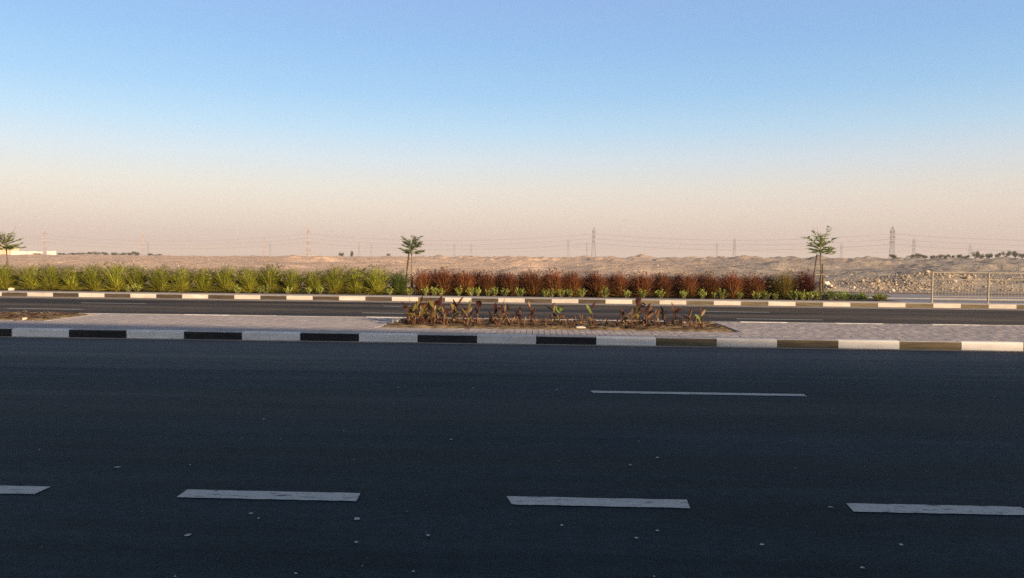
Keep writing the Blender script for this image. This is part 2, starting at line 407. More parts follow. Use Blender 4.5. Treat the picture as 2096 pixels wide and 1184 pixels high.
# desert floor: peach sand, gravelly grey to the right with side-lit shade painted in, stones in the surface
def desert_mat():
    m, n, l, b = new_mat('desert_sand')
    big = noise(n, l, coords(n, l, 'world', (0.012, 0.02, 0.02)), 6, 0.6, 0.5)
    mid = noise(n, l, coords(n, l, 'world', (0.12, 0.25, 0.3)), 6, 0.65, 0.4)
    fine = noise(n, l, coords(n, l, 'world', 2.3), 5, 0.7)
    g = n.new('ShaderNodeNewGeometry'); s = n.new('ShaderNodeSeparateXYZ'); l.new(g.outputs['Position'], s.inputs[0])
    dv = n.new('ShaderNodeMath'); dv.operation = 'DIVIDE'; l.new(s.outputs['X'], dv.inputs[0]); l.new(s.outputs['Y'], dv.inputs[1])
    side = remap(n, l, dv.outputs[0], -0.02, 0.34)
    ad = n.new('ShaderNodeMath'); ad.operation = 'ADD'
    l.new(remap(n, l, big, 0.3, 0.7, -0.45, 0.45), ad.inputs[0]); l.new(side, ad.inputs[1]); ad.use_clamp = True
    sand = mixc(n, l, remap(n, l, mid, 0.35, 0.65), (0.58, 0.405, 0.29), (0.74, 0.55, 0.41))
    shaded_gravel = mixc(n, l, remap(n, l, mid, 0.35, 0.65), (0.26, 0.23, 0.20), (0.40, 0.35, 0.30))
    c = mixc(n, l, ad.outputs[0], sand, shaded_gravel)
    c = mixc(n, l, remap(n, l, fine, 0.35, 0.65), mixc(n, l, 0.25, c, (0.16, 0.12, 0.08)), c)
    l.new(c, b.inputs['Base Color'])
    b.inputs['Roughness'].default_value = 0.95
    b.inputs['Specular IOR Level'].default_value = 0.1
    a2 = n.new('ShaderNodeMath'); a2.operation = 'ADD'
    l.new(remap(n, l, mid, 0, 1, 0, 4), a2.inputs[0]); l.new(fine, a2.inputs[1])
    bump(n, l, b, a2.outputs[0], 0.9, 0.22)
    return m
M['desert'] = desert_mat()

# ------------------------------------------------------------------ measurements of the place (metres)
Y_KERB, Y_MED_FAR = 13.08, 16.85        # median, face of near kerb to face of its far kerb
Y_GUT, Y_FKERB = 24.75, 25.62           # gutter edge and far kerb face
Y_VERGE, Y_PATH0, Y_PATH1 = 26.72, 29.2, 34.0
KH = 0.14                               # kerb height
XL, XR = -60.0, 60.0

# ------------------------------------------------------------------ desert terrain
MOUNDS = []
def mound(px, Y, h, R, elong=1.6, sharp=1.0):
    h *= 0.5 if Y < 50 else 0.8
    MOUNDS.append((gx(px, Y), Y, h, R, elong, sharp))
mr_ = random.Random(21)
for _ in range(330):     # heaps of spoil scattered across the site
    Y = 60 * (6.0 ** mr_.random()); t = mr_.uniform(-0.95, 0.95)
    k = 0.55 if t < -0.1 else 1.0
    MOUNDS.append((t * Y, Y, k * mr_.uniform(0.12, 0.5) * (0.5 + Y / 190), mr_.uniform(0.9, 2.6) * (0.5 + Y / 190), mr_.uniform(1.1, 2.8), mr_.uniform(0.8, 1.5)))
for _ in range(230):     # ridge of spoil heaps along the skyline
    t = mr_.uniform(-0.15, 0.95); Y = mr_.uniform(170, 300)
    MOUNDS.append((t * Y, Y, mr_.uniform(0.35, 1.05), mr_.uniform(1.6, 4.0), mr_.uniform(1.0, 2.4), mr_.uniform(0.8, 1.3)))
for px in range(960, 1160, 22):
    mound(px + mr_.uniform(-6, 6), 150 + mr_.uniform(-15, 15), mr_.uniform(0.6, 1.1), mr_.uniform(1.8, 3.2), 1.1, 1.0)
for px, Y, h, R in ((608, 120, 1.5, 5.0), (640, 135, 1.2, 7.0), (1060, 95, 0.7, 4.0), (1190, 75, 0.55, 4.0), (1240, 60, 0.6, 3.2), (1390, 62, 0.85, 5.0), (1310, 70, 0.7, 5.5),
                    (1445, 66, 0.8, 3.6), (1590, 85, 1.3, 4.5), (1560, 105, 1.2, 6.0), (1715, 110, 1.5, 6.0), (1750, 95, 1.1, 5.0), (1905, 70, 0.6, 5.0), (1960, 72, 0.9, 5.0), (2040, 75, 1.0, 5.0),
                    (1777, 45.0, 0.72, 2.8), (1745, 46, 0.35, 2.2), (1835, 40.0, 0.62, 2.6), (1885, 39.5, 0.72, 2.4), (1900, 43, 0.95, 2.6), (1945, 40.5, 0.75, 2.6), (1985, 43.5, 0.9, 3.0), (2060, 42.0, 0.65, 3.0), (2110, 45, 1.1, 3.5),
                    (1705, 39, 0.35, 1.6), (1694, 36.6, 0.55, 1.1), (1650, 40, 0.3, 2.2), (2180, 41, 0.9, 3.5)):
    mound(px, Y, h, R)

def terrain_z(X, Y):
    X = np.asarray(X, float); Y = np.asarray(Y, float)
    d = np.clip(Y, 0, 290)
    t = np.clip(X / np.maximum(Y, 1), -0.75, 0.75)
    s = np.clip((Y - Y_PATH1) / 220.0, 0, 1)
    z = 0.13 + 1.25 * s + (0.0018 + 0.0055 * t) * d * np.clip((Y - Y_PATH1) / 60.0, 0, 1)
    amp = np.clip((Y - Y_PATH1 - 0.3) / 5.0, 0, 1)
    near = np.clip(1 - (Y - 420) / 500.0, 0.15, 1)
    rough = np.clip(0.72 + 3.2 * fbm(X / 24, Y / 34, 2, 55), 0.3, 1.35)
    z = z + amp * near * (fbm(X / 26, Y / 26, 4, 3) * np.clip(Y / 110.0, 0.35, 1.3) * 0.30 + fbm(X / 5.5, Y / 5.5, 4, 9) * 0.55 + rough * fbm(X / 1.3, Y / 1.3, 3, 15) * 0.28 + rough * fbm(X / 3.0, Y / 4.5, 3, 77) * 0.95 * np.clip(Y / 90, 0.3, 1.0))
    wx = X + 1.6 * fbm(X / 2.5, Y / 2.5, 3, 31); wy = Y + 1.6 * fbm(X / 2.5, Y / 2.5, 3, 47)
    for (mx, my, h, R, el, sh) in MOUNDS:
        if len(X) == 1 and (abs(X[0] - mx) > R * el + 2 or abs(Y[0] - my) > R + 2): continue
        sel = (np.abs(X - mx) < R * el + 2) & (np.abs(Y - my) < R + 2)
        if not sel.any(): continue
        r = np.sqrt(((wx[sel] - mx) / el) ** 2 + (wy[sel] - my) ** 2) / R
        z[sel] += h * np.clip(1 - r, 0, 1) ** sh
    return z
NY, NX = 600, 1080
ys = Y_PATH1 * (4200 / Y_PATH1) ** (np.linspace(0, 1, NY) ** 1.18)
ts = np.concatenate([np.linspace(-1.55, -0.78, 90, endpoint=False), np.linspace(-0.78, 0.74, NX - 180, endpoint=False), np.linspace(0.74, 1.55, 90)])
TX = ts[None, :] * ys[:, None]; TY = np.repeat(ys[:, None], NX, 1)
TZ = terrain_z(TX.ravel(), TY.ravel())
TV = np.stack([TX.ravel(), TY.ravel(), TZ], 1)
idx = np.arange(NY * NX).reshape(NY, NX)
TF = np.stack([idx[:-1, :-1].ravel(), idx[:-1, 1:].ravel(), idx[1:, 1:].ravel(), idx[1:, :-1].ravel()], 1)
me = bpy.data.meshes.new('desert')
me.vertices.add(len(TV)); me.vertices.foreach_set('co', TV.ravel())
me.loops.add(TF.size); me.loops.foreach_set('vertex_index', TF.ravel())
me.polygons.add(len(TF)); me.polygons.foreach_set('loop_start', np.arange(0, TF.size, 4)); me.polygons.foreach_set('loop_total', np.full(len(TF), 4))
me.materials.append(M['desert'])
me.update(calc_edges=True); me.validate()
desert = tag(link('desert', me), 'open sandy desert with spoil heaps stretching to the skyline', None, None, 'structure')
def tz(X, Y):
    return float(terrain_z(np.array([float(X)]), np.array([float(Y)]))[0])

g = MB(); g.add([(-6000, -3000, -0.35), (6000, -3000, -0.35), (6000, 6000, -0.35), (-6000, 6000, -0.35)], [(0, 1, 2, 3)])
tag(g.build('ground', M['desert']), 'flat sandy ground lying under the whole place', None, None, 'structure')

# ------------------------------------------------------------------ roads and markings
def sheet(name, x0, x1, y0, y1, z, mat, parent=None):
    g = MB(); g.add([(x0, y0, z), (x1, y0, z), (x1, y1, z), (x0, y1, z)], [(0, 1, 2, 3)])
    return g.build(name, mat, parent)
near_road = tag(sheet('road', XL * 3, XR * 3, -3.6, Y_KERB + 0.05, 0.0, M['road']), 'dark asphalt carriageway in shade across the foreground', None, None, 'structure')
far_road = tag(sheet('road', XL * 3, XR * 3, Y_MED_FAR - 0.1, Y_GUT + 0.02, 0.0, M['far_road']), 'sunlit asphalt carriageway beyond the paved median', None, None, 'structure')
tag(sheet('gutter', XL * 3, XR * 3, Y_GUT, Y_FKERB + 0.05, 0.004, M['gutter']), 'pale concrete gutter strip along the far kerb', None, None, 'structure')
tag(sheet('dust_strip', XL, XR, Y_KERB - 0.20, Y_KERB + 0.03, 0.004, M['gutter']), 'thin dusty strip at the foot of the median kerb', None, None, 'structure')

def dash(x0, x1, y, w, mat, parent, z=0.004, name='lane_dash', jit=0.004, seed=0):
    r = random.Random(seed)
    n = max(6, int((x1 - x0) / 0.06))
    lo = [(x0 + (x1 - x0) * i / n + (r.uniform(-.02, .02) if i in (0, n) else 0), y - w / 2 + r.uniform(-jit, jit), z) for i in range(n + 1)]
    hi = [(x0 + (x1 - x0) * i / n + (r.uniform(-.02, .02) if i in (0, n) else 0), y + w / 2 + r.uniform(-jit, jit), z) for i in range(n + 1)]
    V = lo + hi
    F = [(i, i + 1, n + 2 + i, n + 1 + i) for i in range(n)]
    hole = [f for k, f in enumerate(F)]
    return obj(name, V, hole, mat, parent)
YD = 4.54
for i, (a, b) in enumerate(((-270, 83), (378, 730), (1042, 1408), (1740, 2110), (2440, 2810))):
    dash(gx(a, YD), gx(b, YD), YD, 0.155, M['worn_paint'], near_road, seed=i)
dash(gx(1213, 8.39), gx(1648, 8.39), 8.39, 0.13, M['worn_paint'], near_road, seed=9)
dash(gx(1213, 8.39) - 9.0, gx(1648, 8.39) - 9.0, 8.39, 0.13, M['worn_paint'], near_road, seed=10)
for i, (a, b, y) in enumerate(((13, 170, 19.8), (742, 915, 19.9), (1506, 1685, 19.5), (165, 300, 22.5), (785, 925, 22.7), (1437, 1575, 22.2))):
    dash(gx(a, y), gx(b, y), y, 0.12, M['worn_paint'], far_road, seed=20 + i)
dash(-24, 24, Y_GUT - 0.10, 0.10, M['old_paint'], far_road, 0.008, 'edge_line', 0.004, 31)

# pale spots of grit and droppings on the near lane
def blob(r, n=9, rnd=random):
    V = [(0, 0, 0.008)]
    for k in range(n):
        t = 2 * math.pi * k / n; q = r * rnd.uniform(0.45, 1.1)
        V.append((q * math.cos(t) * 1.25, q * math.sin(t), 0.003))
    return V, [(0, 1 + k, 1 + (k + 1) % n) for k in range(n)]
def ground_at(px, py):
    k = px - 1048.0; q = py - 592.0
    a = k * cr + q * sr; b = -k * sr + q * cr
    d = FW * FPX + R0 * a - U0 * b
    return d * (-CAM_H / d.z)
br = random.Random(5)
for px, py, r in ((730, 1064, .030), (513, 1053, .020), (529, 1063, .012), (385, 1097, .026), (1345, 1088, .020), (240, 958, .03), (728, 1112, .018), (876, 1098, .02), (1559, 1117, .022),
                  (1700, 1040, .02), (1150, 1077, .016), (815, 794, .02), (968, 795, .02), (1140, 799, .02), (923, 901, .02), (1346, 938, .02), (1290, 953, .02), (540, 859, .02), (1845, 1064 + 53, .02), (1302, 1103, .02), (1765, 1164, .02), (605, 1176, .012), (846, 1172, .014)):
    p = ground_at(px, py); V, F = blob(r * .62, 10, br)
    obj('pale_spot', V, F, M['paint'], near_road, loc=(p.x, p.y, 0.002), rot=(0, 0, br.uniform(0, 6)))
g = MB()
for _ in range(90):
    Y = 2.6 + 10 * br.random() ** 1.3; X = br.uniform(-0.9, 0.9) * Y
    V, F = blob(br.uniform(0.002, 0.006), 6, br)
    g.add([(v[0] + X, v[1] + Y, v[2]) for v in V], F)
o = tag(g.build('grit', M['paint'], near_road), None, None, None, 'stuff')

# ------------------------------------------------------------------ kerbs
def kerb_mesh(name, L, w, mats, black):
    """kerb stone: rounded front arris; x 0..L, face at y=0, back at y=w"""
    prof = [(0.0, -0.06), (0.0, KH - 0.028), (0.006, KH - 0.012), (0.020, KH - 0.002), (0.035, KH), (w, KH), (w, -0.06)]
    g = MB(); a, b = 0.004, L - 0.004; n = len(prof)
    V = [(a, y, z) for y, z in prof] + [(b, y, z) for y, z in prof]
    F = [(i, n + i, n + i + 1, i + 1) for i in range(n - 1)] + [tuple(range(n)), tuple(range(2 * n - 1, n - 1, -1))]
    fm = [0] * len(F)
    if black: fm[0] = 1; fm[1] = 1
    return mesh_data(name, V, F, mats, fm)
def kerb_row(top, x0, x1, y, L, phase, face=1, dark='black_kerb', w=0.15):
    wk = M['white_kerb'] if y < 20 else M['dusty_white_kerb']
    mw = kerb_mesh('kerb_stone', L, w, [wk, wk], False)
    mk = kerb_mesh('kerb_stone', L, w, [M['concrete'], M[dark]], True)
    mk2 = kerb_mesh('kerb_stone', L, w, [M['concrete'], M['sunlit_dusty_kerb']], True)  # sunlight right of the shade edge painted into these stones
    kr = random.Random(int(y * 10))
    k0 = int(math.floor((x0 - phase) / L)); k1 = int(math.ceil((x1 - phase) / L))
    for k in range(k0, k1):
        x = phase + k * L
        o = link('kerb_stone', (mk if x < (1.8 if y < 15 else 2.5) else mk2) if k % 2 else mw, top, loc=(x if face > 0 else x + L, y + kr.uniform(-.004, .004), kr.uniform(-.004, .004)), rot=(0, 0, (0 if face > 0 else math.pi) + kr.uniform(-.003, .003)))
mk_near = empty('kerb', (0, 0, 0)); tag(mk_near, 'black and white painted kerb along the near edge of the median', None, None, 'structure')
kerb_row(mk_near, -18, 18, Y_KERB, 1.0, gx(141, Y_KERB, 0.07) + 1.0)
mk_back = empty('kerb', (0, 0, 0)); tag(mk_back, 'pale kerb along the far edge of the median', None, None, 'structure')
kerb_row(mk_back, -22, 22, Y_MED_FAR, 1.0, 0.3, -1)
mk_far = empty('kerb', (0, 0, 0)); tag(mk_far, 'black and white painted kerb in front of the grass clumps', None, None, 'structure')
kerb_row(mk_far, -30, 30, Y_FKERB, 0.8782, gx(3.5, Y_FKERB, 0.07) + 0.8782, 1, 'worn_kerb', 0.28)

# ------------------------------------------------------------------ paved median with two planting beds
MY0, MY1 = Y_KERB + 0.155, Y_MED_FAR - 0.155
BEDS = [(-2.95, 3.70, 14.32, 16.35), (-19.0, -9.5, 14.75, 16.50)]
med = tag(sheet('median', XL, XR, MY0, MY1, KH - 0.022, M['bedding']), 'paved median strip between the two carriageways', None, None, 'structure')
pav_w, pav_l, joint = 0.105, 0.21, 0.009
pg = MB(); pg.box(0, pav_w - joint, 0, pav_l - joint, -0.05, 0)
pg.F = pg.F[1:]; pg.M = pg.M[1:]
paver_me = pg.data('paver', M['paver'])
cand = []
ncol = int(30 / pav_w)
for c in range(ncol):
    x = -15 + c * pav_w
    off = 0 if c % 2 == 0 else pav_l / 2
    y = MY0 - (pav_l - off if off else 0)
    while y < MY1 - 0.02:
        ya, yb = max(y, MY0), min(y + pav_l - joint, MY1)
        if yb - ya > 0.03 and not any(b[0] - 0.02 < x + pav_w / 2 < b[1] + 0.02 and b[2] < (ya + yb) / 2 < b[3] for b in BEDS):
            cand.append((x, ya, yb))
        y += pav_l
pr = random.Random(3)
full = [c for c in cand if c[2] - c[1] > pav_l - joint - 1e-6]
full.sort(key=lambda c: c[1] + 0.06 * abs(c[0] - 4.0) * 0.5 + (0 if -9.4 < c[0] < 9 else 9))
single = set(full[:300])
rest = MB()
for c in cand:
    dz = pr.uniform(-0.0025, 0.0025)
    if c in single:
        link('paver', paver_me, med, loc=(c[0], c[1], KH - 0.004 + dz), rot=(pr.uniform(-.006, .006), pr.uniform(-.012, .012), pr.uniform(-.01, .01)))
    else:
        n0 = len(rest.F)
        rest.box(c[0], c[0] + pav_w - joint, c[1], c[2], KH - 0.05, KH - 0.004 + dz)
        del rest.F[n0]; del rest.M[n0]
tag(rest.build('pavers', M['paver'], med), None, None, None, 'stuff')

beds = []
for bi, (x0, x1, y0, y1) in enumerate(BEDS):
    nx, ny = int((x1 - x0) / 0.05), int((y1 - y0) / 0.05)
    X, Yg = np.meshgrid(np.linspace(x0, x1, nx), np.linspace(y0, y1, ny))
    edge = np.clip(np.minimum.reduce([X - x0, x1 - X, Yg - y0, y1 - Yg]) / 0.15, 0, 1)
    Z = KH - 0.03 + edge * (0.035 + 0.10 * np.abs(fbm(X * 2.2, Yg * 5.0, 4, 5 + bi)) + 0.08 * fbm(X * 7, Yg * 9, 3, 8))
    I = np.arange(nx * ny).reshape(ny, nx)
    V = np.stack([X.ravel(), Yg.ravel(), Z.ravel()], 1)
    F = np.stack([I[:-1, :-1].ravel(), I[:-1, 1:].ravel(), I[1:, 1:].ravel(), I[1:, :-1].ravel()], 1)
    b = obj('planting_bed', V, F, M['soil'], None, smooth=True)
    tag(b, ['dry soil planting bed around the canna plants on the median', 'dry grassy soil bed at the left end of the median'][bi], None, None, 'structure')
    beds.append(b)
    # concrete edging strips round the bed
    e = MB()
    e.box(x0 - 0.06, x0, y0 - 0.05, y1 + 0.05, 0.05, KH + 0.004); e.box(x1, x1 + 0.06, y0 - 0.05, y1 + 0.05, 0.05, KH + 0.004)
    e.build('bed_edging', M['concrete'], b)
    # drip irrigation pipes
    for k in range(4):
        yy = y0 + 0.25 + k * (y1 - y0 - 0.5) / 3
        q = MB()
        q.tube([(x0 + 0.2 + (x1 - x0 - 0.4) * i / 30, yy + 0.05 * math.sin(i * 1.3 + k) + pr.uniform(-.02, .02), KH + 0.035 + pr.uniform(-.015, .012)) for i in range(31)], 0.011, 6)
        q.build('drip_pipe', M['pipe'], b)
    # clods, bark and dry leaves lying on the soil: a litter nobody could count
    q = MB()
    for _ in range(int(150 * (x1 - x0))):
        cx, cy_ = pr.uniform(x0 + .08, x1 - .08), pr.uniform(y0 + .06, y1 - .06)
        L, w, a, t = pr.uniform(.03, .13), pr.uniform(.010, .03), pr.uniform(-0.6, 0.6), pr.uniform(-.35, .35)
        z = KH + 0.02 + pr.uniform(0, .035)
        ca, sa = math.cos(a), math.sin(a)
        P = []
        for (u, v, h) in ((-1, -.5, 0), (-.3, -1, .02), (1, -.3, 0.01), (.8, .8, 0.0), (-.4, 1, .015)):
            P.append((cx + ca * u * L / 2 - sa * v * w, cy_ + sa * u * L / 2 + ca * v * w, z + h * .6 + u * t * L / 2))
        q.add(P, [(0, 1, 2, 3, 4)], pr.choice((0, 0, 1, 2, 2, 3)))
    tag(q.build('leaf_litter', [M['canna_brown'], M['canna_dry'], M['soil'], M['pipe']], b), None, None, None, 'stuff')

# ------------------------------------------------------------------ verge, footpath
tag(sheet('pavement', XL, XR, Y_FKERB + 0.28, Y_VERGE, KH - 0.006, M['concrete']), 'narrow concrete pavement behind the far kerb', None, None, 'structure')
xv1 = gx(1822, 27.6)
tag(sheet('verge', XL, xv1, Y_VERGE, Y_PATH0, KH - 0.004, M['verge_soil']), 'soil verge planted with grass clumps and shrubs', None, None, 'structure')
tag(sheet('verge', XL, gx(1690, 29.5), Y_PATH0 - 0.02, Y_PATH1 + 0.8, KH - 0.008, M['verge_soil']), 'bare sandy strip behind the grass clumps', None, None, 'structure')
fp = tag(sheet('footpath', gx(1690, 29.5), XR, Y_VERGE - 0.01, Y_PATH1 + 0.02, KH - 0.012, M['footpath']), 'blue grey footpath between the railing and the desert', None, None, 'structure')
g = MB(); g.box(gx(1690, 29.5), XR, Y_PATH0, Y_PATH0 + 0.1, 0.05, KH + 0.01); g.build('edging', M['concrete'], fp)
g = MB(); g.box(gx(1690, 29.5), XR, Y_PATH1 - 0.15, Y_PATH1 + 0.02, 0.0, KH + 0.02); g.build('edging', M['stake'], fp)

# ------------------------------------------------------------------ fountain grass clumps
def grass_proto(seed, nb, Lmin, Lmax, spread, droop, width, plume_frac, plume_len):
    r = random.Random(seed)
    B, P = MB(), MB()
    for i in range(nb):
        az = r.uniform(0, 2 * math.pi)
        th = spread * r.random() ** 0.8 if r.random() < .88 else r.uniform(.8, 1.4)
        L = r.uniform(Lmin, Lmax) * (1.0 - 0.10 * th)
        bend = droop * r.uniform(0.2, 1.0) * (0.4 + th)
        w = width * r.uniform(0.7, 1.3)
        br_ = 0.10 * math.sqrt(r.random()); ba = r.uniform(0, 2 * math.pi)
        p = Vector((br_ * math.cos(ba), br_ * math.sin(ba), 0.0))
        out = Vector((math.cos(az), math.sin(az), 0))
        side = Vector((-math.sin(az), math.cos(az), 0))
        tw = r.uniform(-0.9, 0.9)
        ns = 5; V = []; F = []
        for k in range(ns + 1):
            s = k / ns
            a = th + bend * s * s
            hw = w * (1 - s ** 1.6 * 0.93) * 0.5
            sd = side * math.cos(tw) + (out * math.cos(a) - Vector((0, 0, 1)) * math.sin(a)) * math.sin(tw)
            V += [p - sd * hw, p + sd * hw]
            if k < ns:
                F.append((2 * k, 2 * k + 1, 2 * k + 3, 2 * k + 2))
                d = out * math.sin(a) + Vector((0, 0, 1)) * math.cos(a)
                last = d
                p = p + d * (L / ns)
        B.add(V, F)
        if th < 0.75 and r.random() < plume_frac:
            n = 7
            for k in range(n):
                q = p + last * (plume_len * (k / n - 0.3)) + Vector((0, 0, -0.01 * k * k / n))
                l_ = 0.030 * math.sin(math.pi * (k + 0.7) / (n + 0.6)) + 0.006
                a2 = r.uniform(0, 6.28)
                e = Vector((math.cos(a2), math.sin(a2), 0.7)) * l_
                f = last * (plume_len / n * 0.9)
                P.add([q - e * 0.9, q + e, q + e * 0.8 + f, q - e * 0.7 + f], [(0, 1, 2, 3)])
    return B, P
GREEN = [grass_proto(100 + i, 1700, 0.62, 1.0, 0.64, 0.95, 0.012, 0.07, 0.13) for i in range(5)]
RED = [grass_proto(200 + i, 1700, 0.60, 1.0, 0.72, 0.80, 0.012, 0.04, 0.12) for i in range(5)]
mesh_cache = {}
def clump(kind, i, blade, plume, px, Y, hs, label, group, rz):
    protos = GREEN if kind == 'green' else RED
    key = (kind, i % 5, blade, plume)
    if key not in mesh_cache:
        B, P = protos[i % 5]
        mesh_cache[key] = (B.data('blades', M[blade]), P.data('plumes', M[plume]))
    b, p = mesh_cache[key]
    o = empty('grass_clump', (gx(px, Y, KH), Y, KH - 0.01), rz, (hs * (1.3 if blade in ('shade_green_grass', 'shade_maroon_grass') else 1.08 if kind == 'green' else 1.0),) * 2 + (hs * 1.06,))
    link('blades', b, o)['kind'] = 'stuff'; 
    if blade not in ('shade_green_grass', 'shade_maroon_grass'): link('plumes', p, o)['kind'] = 'stuff'
    return tag(o, label, 'grass clump', group)
gr_ = random.Random(11)
GPX = [8, 67, 104, 148, 193, 240, 281, 328, 371, 417, 464, 511, 554, 599, 641, 686, 729, 773]
for i, px in enumerate(GPX):
    clump('green', i, 'green_grass', 'green_plume', px, 27.65 + gr_.uniform(-.12, .12), gr_.uniform(0.82, 1.04),
          'green fountain grass clump, %s from the left end of the front green row' % ordinal(i), 'green fountain grass along the far kerb', gr_.uniform(0, 6.28))
clump('green', 3, 'deep_green_grass', 'green_plume', 816, 27.65, 0.88, 'darker green grass clump between the yellow-green row and the middle sapling', 'green fountain grass along the far kerb', 1.0)
RPX = [866, 911, 952, 999, 1044, 1091, 1134, 1174, 1222, 1269, 1314, 1357, 1409, 1454, 1498, 1544]
for i, px in enumerate(RPX):
    clump('red', i, 'red_grass', 'red_plume', px, 27.65 + gr_.uniform(-.12, .12), gr_.uniform(0.82, 1.02),
          'reddish brown fountain grass clump, %s from the middle sapling in the front row' % ordinal(i), 'reddish fountain grass along the far kerb', gr_.uniform(0, 6.28))
clump('red', 2, 'gold_grass', 'green_plume', 1603, 27.6, 1.0, 'olive gold grass clump, second last of the row before the right sapling', 'reddish fountain grass along the far kerb', 2.0)
clump('red', 4, 'plum_grass', 'red_plume', 1646, 27.65, 1.06, 'dark maroon grass clump standing right beside the staked sapling', 'reddish fountain grass along the far kerb', 3.0)
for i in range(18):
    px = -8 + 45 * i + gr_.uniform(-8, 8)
    clump('green', i + 2, 'shade_green_grass', 'shade_green_grass', px + 20, 28.2, gr_.uniform(0.88, 0.98), 'shade-darkened green grass clump, %s from the left in the shaded back row' % ordinal(i), 'back row of green grass', gr_.uniform(0, 6.28))
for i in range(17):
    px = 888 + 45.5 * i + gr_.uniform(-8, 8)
    clump('red', i + 2, 'shade_maroon_grass', 'shade_maroon_grass', px, 28.2, gr_.uniform(0.84, 0.95), 'shade-darkened maroon grass clump, %s from the middle sapling in the shaded back row' % ordinal(i), 'back row of maroon grass', gr_.uniform(0, 6.28))

# ------------------------------------------------------------------ low leafy shrubs at the front of the verge
def leaf_quad(P, p, d, up, L, w, m=0):
    d = d.normalized(); s = d.cross(up)
    if s.length < 1e-3: s = d.orthogonal()
    s.normalize(); nrm = s.cross(d)
    P.add([p, p + d * L * .45 + s * w * .5 + nrm * w * .12, p + d * L, p + d * L * .45 - s * w * .5 + nrm * w * .12], [(0, 1, 2, 3)], m)
def shrub_proto(seed, nst, h, rad, leaf, dense):
    r = random.Random(seed); S, Lf = MB(), MB()
    for i in range(nst):
        a = r.uniform(0, 6.28); q = rad * math.sqrt(r.random())
        tip = Vector((q * math.cos(a), q * math.sin(a), h * r.uniform(0.62, 1.0) * (1 - 0.35 * (q / rad) ** 2)))
        base = Vector((0.3 * tip.x, 0.3 * tip.y, 0))
        mid = base.lerp(tip, 0.5) + Vector((r.uniform(-.03, .03), r.uniform(-.03, .03), 0))
        S.tube([base, mid, tip], [0.006, 0.005, 0.003], 4)
        for k in range(dense):
            s = 0.22 + 0.8 * k / dense
            p = base.lerp(mid, s * 2) if s < .5 else mid.lerp(tip, min(1, (s - .5) * 2))
            b = r.uniform(0, 6.28)
            d = Vector((math.cos(b), math.sin(b), r.uniform(0.4, 1.4)))
            leaf_quad(Lf, p, d, Vector((r.gauss(0, 1), r.gauss(0, 1), r.gauss(0, .6))), leaf * r.uniform(.7, 1.2), leaf * .45)
    return S, Lf
SH = [shrub_proto(300 + i, 9 + i % 3, 0.36, 0.19, 0.072, 15) for i in range(5)]
SHB = [shrub_proto(320 + i, 34, 0.36, 0.32, 0.062, 17) for i in range(3)]
shrub_cache = {}
def shrub(name, protos, tagk, i, leafm, px, Y, sc, label, cat, group, rz):
    key = (tagk, i % len(protos), leafm)
    if key not in shrub_cache:
        S, Lf = protos[i % len(protos)]
        shrub_cache[key] = (S.data('stems', M['green_bark']), Lf.data('foliage', M[leafm]))
    s, f = shrub_cache[key]
    o = empty(name, (gx(px, Y, KH), Y, KH - 0.01), rz, sc)
    link('stems', s, o); link('foliage', f, o)
    return tag(o, label, cat, group)
SPX_G = [262, 281, 486, 531, 545, 589, 632, 655]
SPX_R = [798, 838, 871, 887, 902, 940, 963, 978, 997, 1013, 1032, 1065, 1115, 1129, 1149, 1167, 1190, 1238, 1281, 1314, 1353, 1400, 1438, 1461, 1477, 1512, 1549, 1567, 1586, 1627, 1643, 1656, 1672]
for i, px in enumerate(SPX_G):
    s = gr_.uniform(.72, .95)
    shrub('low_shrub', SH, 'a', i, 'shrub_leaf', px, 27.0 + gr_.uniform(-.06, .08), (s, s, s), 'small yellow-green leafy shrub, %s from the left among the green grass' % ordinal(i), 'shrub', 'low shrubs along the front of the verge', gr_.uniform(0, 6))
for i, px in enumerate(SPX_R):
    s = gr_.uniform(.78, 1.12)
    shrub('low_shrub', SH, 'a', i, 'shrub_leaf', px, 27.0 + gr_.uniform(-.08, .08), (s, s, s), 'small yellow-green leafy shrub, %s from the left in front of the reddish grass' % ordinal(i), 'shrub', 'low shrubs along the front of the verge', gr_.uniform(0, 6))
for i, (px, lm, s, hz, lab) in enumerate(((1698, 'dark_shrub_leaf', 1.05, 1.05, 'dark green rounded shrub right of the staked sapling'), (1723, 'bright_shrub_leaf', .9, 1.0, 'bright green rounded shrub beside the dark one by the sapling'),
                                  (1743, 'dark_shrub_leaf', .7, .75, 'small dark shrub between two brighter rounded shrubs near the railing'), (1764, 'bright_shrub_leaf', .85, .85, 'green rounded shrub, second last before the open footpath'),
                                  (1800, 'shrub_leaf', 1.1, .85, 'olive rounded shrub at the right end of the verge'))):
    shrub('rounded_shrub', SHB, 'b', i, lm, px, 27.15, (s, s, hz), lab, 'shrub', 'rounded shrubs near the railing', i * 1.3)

# white rubbish bag / stone on the pavement far left and a marker stub
def rock_mesh(seed, r, sub=2, flat=0.7, mat='rock'):
    import bmesh
    bm = bmesh.new(); bmesh.ops.create_icosphere(bm, subdivisions=sub, radius=r)
    q = random.Random(seed)
    pl = [(Vector((q.gauss(0, 1), q.gauss(0, 1), q.gauss(0, 1))).normalized(), r * q.uniform(.55, .9)) for _ in range(9)]
    for v in bm.verts:
        for nrm, d in pl:
            e = v.co.dot(nrm) - d
            if e > 0: v.co -= nrm * e
        v.co *= q.uniform(.96, 1.04)
        v.co.z *= flat
    me = bpy.data.meshes.new('stone'); bm.to_mesh(me); bm.free()
    me.materials.append(M[mat]); return me

